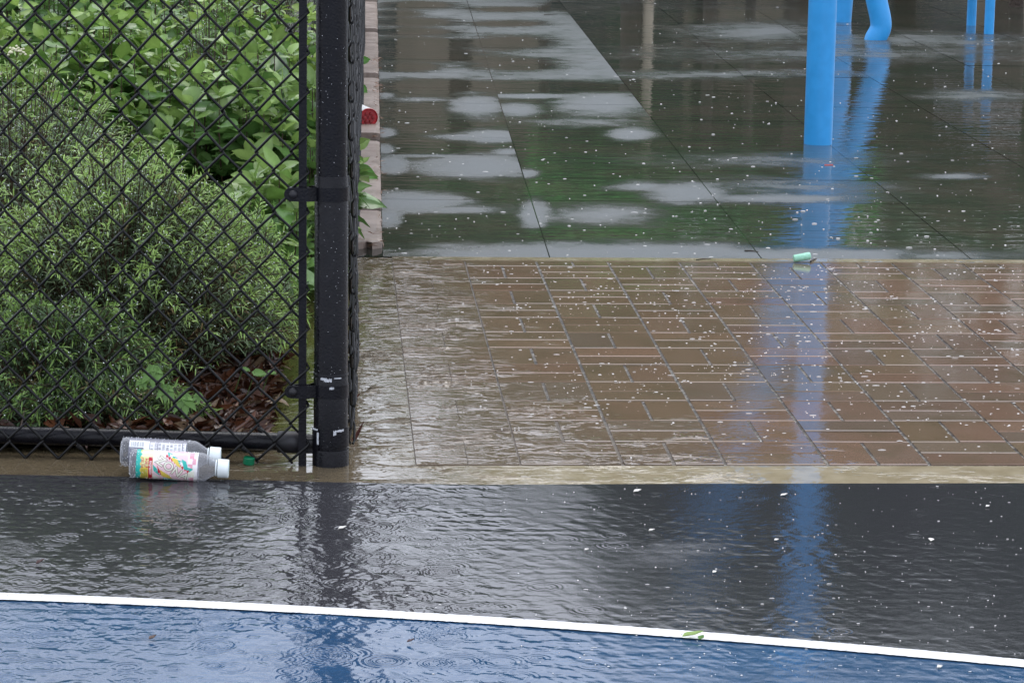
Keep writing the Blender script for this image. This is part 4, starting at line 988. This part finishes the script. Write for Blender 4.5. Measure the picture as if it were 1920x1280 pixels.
for (px, py, ln, wd, ang, col, lab, ti) in ((660, 762, .045, .020, .3, (.16, .04, .02), 'reddish brown dead leaf caught against the foot of the side fence', .5),
    (672, 818, .050, .010, .75, (.10, .03, .02), 'dark curled dead leaf standing in the running water beside the post', .7),
    (668, 658, .030, .022, .4, (.14, .08, .035), 'small clump of brown leaf scraps at the side fence above the post foot', .5),
    (75, 1055, .014, .012, 0, (.09, .045, .04), 'brown seed in the rippled water at the far left', .2), (286, 1196, .012, .009, .3, (.16, .11, .09), 'brown leaf scrap on the blue court near the left', .03),
    (770, 1202, .012, .007, 0, (.12, .08, .08), 'brown leaf scrap on the blue court right of the post reflection', .03)):
    flake('dead_leaf', px, py, ln, wd, col, lab, 'leaf', 'brown scraps in the water', ang, .8, None, ti, .004)
flake('green_leaf', 1299, 1190, .034, .012, (.36, .50, .16), 'fresh green leaf lying on the white line', 'leaf', None, .15, .3, greenleaf, .05, .006)
flake('green_leaf', 1315, 1195, .014, .009, (.12, .26, .05), 'darker small green leaf at the edge of the white line', 'leaf', None, .9, .3, greenleaf, .1, .006)
q = Geo(); pb = GP(511, 672, (STL1*.5+STL0*.5)-np.array([.02, 0, 0]), np.array([0, -1., 0])); q.add(*lathe([(-.009, .001), (-.006, .0058), (0, .0068), (.006, .0055), (.010, .001)], pb, ZV, 18)); props(q.build('pebble', simple('white_stone', (.75, .76, .82), .3, .05), None, origin=pb), 'small white pebble at the edge of the leaf litter', 'pebble')
twm = simple('dark_twig', (.03, .02, .012), .6)
for (a, b, r_, lab) in (((1305, 487), (1333, 485.5), .0016, 'thin dark twig on the slab just left of the second'), ((1396, 470), (1422, 472), .0022, 'dark twig on the dry edge of the slabs left of the chalk'), ((1520, 490), (1531, 485), .0026, 'short dark twig touching the chalk'), ((1020, 28), (1046, 27), .002, 'thin dark twig far back on the slabs near the top')):
    p0, p1 = G(*a, .003), G(*b, .003); md = (p0+p1)/2+np.array([0, .003, .001]); q = Geo(); q.add(*tube([p0, md, p1], [r_, r_, r_*.5], 7)); props(q.build('twig', twm, None, origin=p0), lab, 'twig', 'dark twigs on the slabs')
p0, p1 = G(1546, 309, .002), G(1562, 309, .002); q = Geo(); q.add(*tube([p0, (p0+p1)/2, p1], .0016, 6)); props(q.build('straw_scrap', simple('pink_plastic', (.65, .12, .12), .4), None, origin=p0), 'short pink scrap floating beside the thick blue pole', 'scrap')
# bubbles and specks of foam where rain hits
bubm = M('rain_bubble'); bubm = bubm.P((.62, .61, .58), .12, 1.33)
def specks(name, n, fn, rmin, rmax, lab, flat=.55):
    P = []; 
    while len(P) < n:
        p = fn()
        if p is not None: P.append(p)
    P = np.array(P); r = np.exp(rng.uniform(math.log(rmin), math.log(rmax), n))
    a = np.arange(8)*math.pi/4; ringv = np.stack([np.cos(a), np.sin(a), 0*a], 1); mid_ = ringv*.7+np.array([0, 0, .62]); tp = np.array([[0, 0, .9]])
    B = np.vstack([ringv, mid_, tp]); el = np.exp(rng.normal(.1, .45, n)); 
    V = P[:, None, :]+B[None]*np.stack([r*el, r/el, r*flat], 1)[:, None, :]
    f4 = np.array([(i, (i+1) % 8, 8+(i+1) % 8, 8+i) for i in range(8)]); f3 = np.array([(8+i, 8+(i+1) % 8, 16, 16) for i in range(8)])
    me_f = (np.vstack([f4])[None]+(np.arange(n)*17)[:, None, None]).reshape(-1, 4); f3b = (f3[:, :3][None]+(np.arange(n)*17)[:, None, None]).reshape(-1, 3)
    o = mk(name, V.reshape(-1, 3), [tuple(x) for x in me_f]+[tuple(x) for x in f3b], bubm, None, True)
    return props(o, lab, 'bubbles', kind='stuff')
def on_brick():
    x, y = rng.uniform(-.1, 2.1), rng.uniform(-2.15, .27); q_ = PX([[x, y, 0]]); px, py = q_[0][0], q_[1][0]
    w_ = sstep(px, 760, 1100)*(1-.75*sstep(py, 700, 860)); w_ *= .35+.65*(math.sin(x*9+y*4)+math.sin(y*7-x*5) > -.4)
    w_ *= .25+.75*(math.sin(x*31+3*math.sin(y*13))*math.sin(y*23+2*math.sin(x*17)) > .05)
    return (x, y, 0) if rng.random() < w_ else None
specks('rain_bubbles', 2900, on_brick, .0005, .0034, 'tiny white rain bubbles scattered over the wet brick')
def on_slab():
    px = rng.uniform(720, 1920); py = -60+550*rng.random()**.8; p = G(px, py)
    return (p[0], p[1], .001) if p[1] > .36 and rng.random() < .9 else None
specks('rain_bubbles', 900, on_slab, .0008, .0050, 'tiny white rain bubbles drifting on the puddled slabs', .5)
def on_court():
    px = rng.uniform(700, 1920); py = rng.uniform(912, 1270); p = G(px, py); 
    return (p[0], p[1], .0008) if rng.random() < .25+.75*sstep(px, 900, 1200) else None
specks('rain_bubbles', 330, on_court, .0006, .0020, 'tiny white rain bubbles on the calm dark court water')
# needles and grit in the joint between stones and slabs
P, D = [], []
for k in range(420):
    y = rng.uniform(.35, 6.5)**1; xr_ = SL[0]+(G(708, 0)[0]-SL[0])*(y-SL[1])/(G(708, 0)[1]-SL[1]); w_ = .5+.5*math.sin(y*4.1)
    if rng.random() > w_: continue
    P.append((xr_-abs(rng.normal(0, .016)), y, .027*(1-((y*.55) % 1)*.7)+.003)); D.append(rand_dir(1, .1)[0])
n = len(P); Ln = rng.uniform(.015, .045, n); V, Fc, cc = leaf_batch(P, D, rng.normal(0, .5, (n, 3))+ZV, Ln, np.full(n, .0035), np.tile((.20, .10, .055), (n, 1))*rng.uniform(.6, 1.3, (n, 1)), .1, .4, 3, 1)
props(mk('needle_litter', V, Fc, brnm, None, True, cols=cc), 'brown needles gathered in the joint beside the edging stones', 'leaf litter', kind='stuff')
# rain beads on the post
n = 240; a = rng.uniform(-1.5, 1.5, n); z = rng.uniform(.02, 1.1, n); P = POST+.0305*(np.cos(a)[:, None]*FN+np.sin(a)[:, None]*FD)+z[:, None]*ZV
P[z < z_s] += (.0022*(np.cos(a)[:, None]*FN+np.sin(a)[:, None]*FD))[z < z_s]
V, Fc = octas(P, rng.uniform(.0003, .0007, n)); props(mk('raindrops', V, Fc, whitedrop, fence, True), kind='stuff')
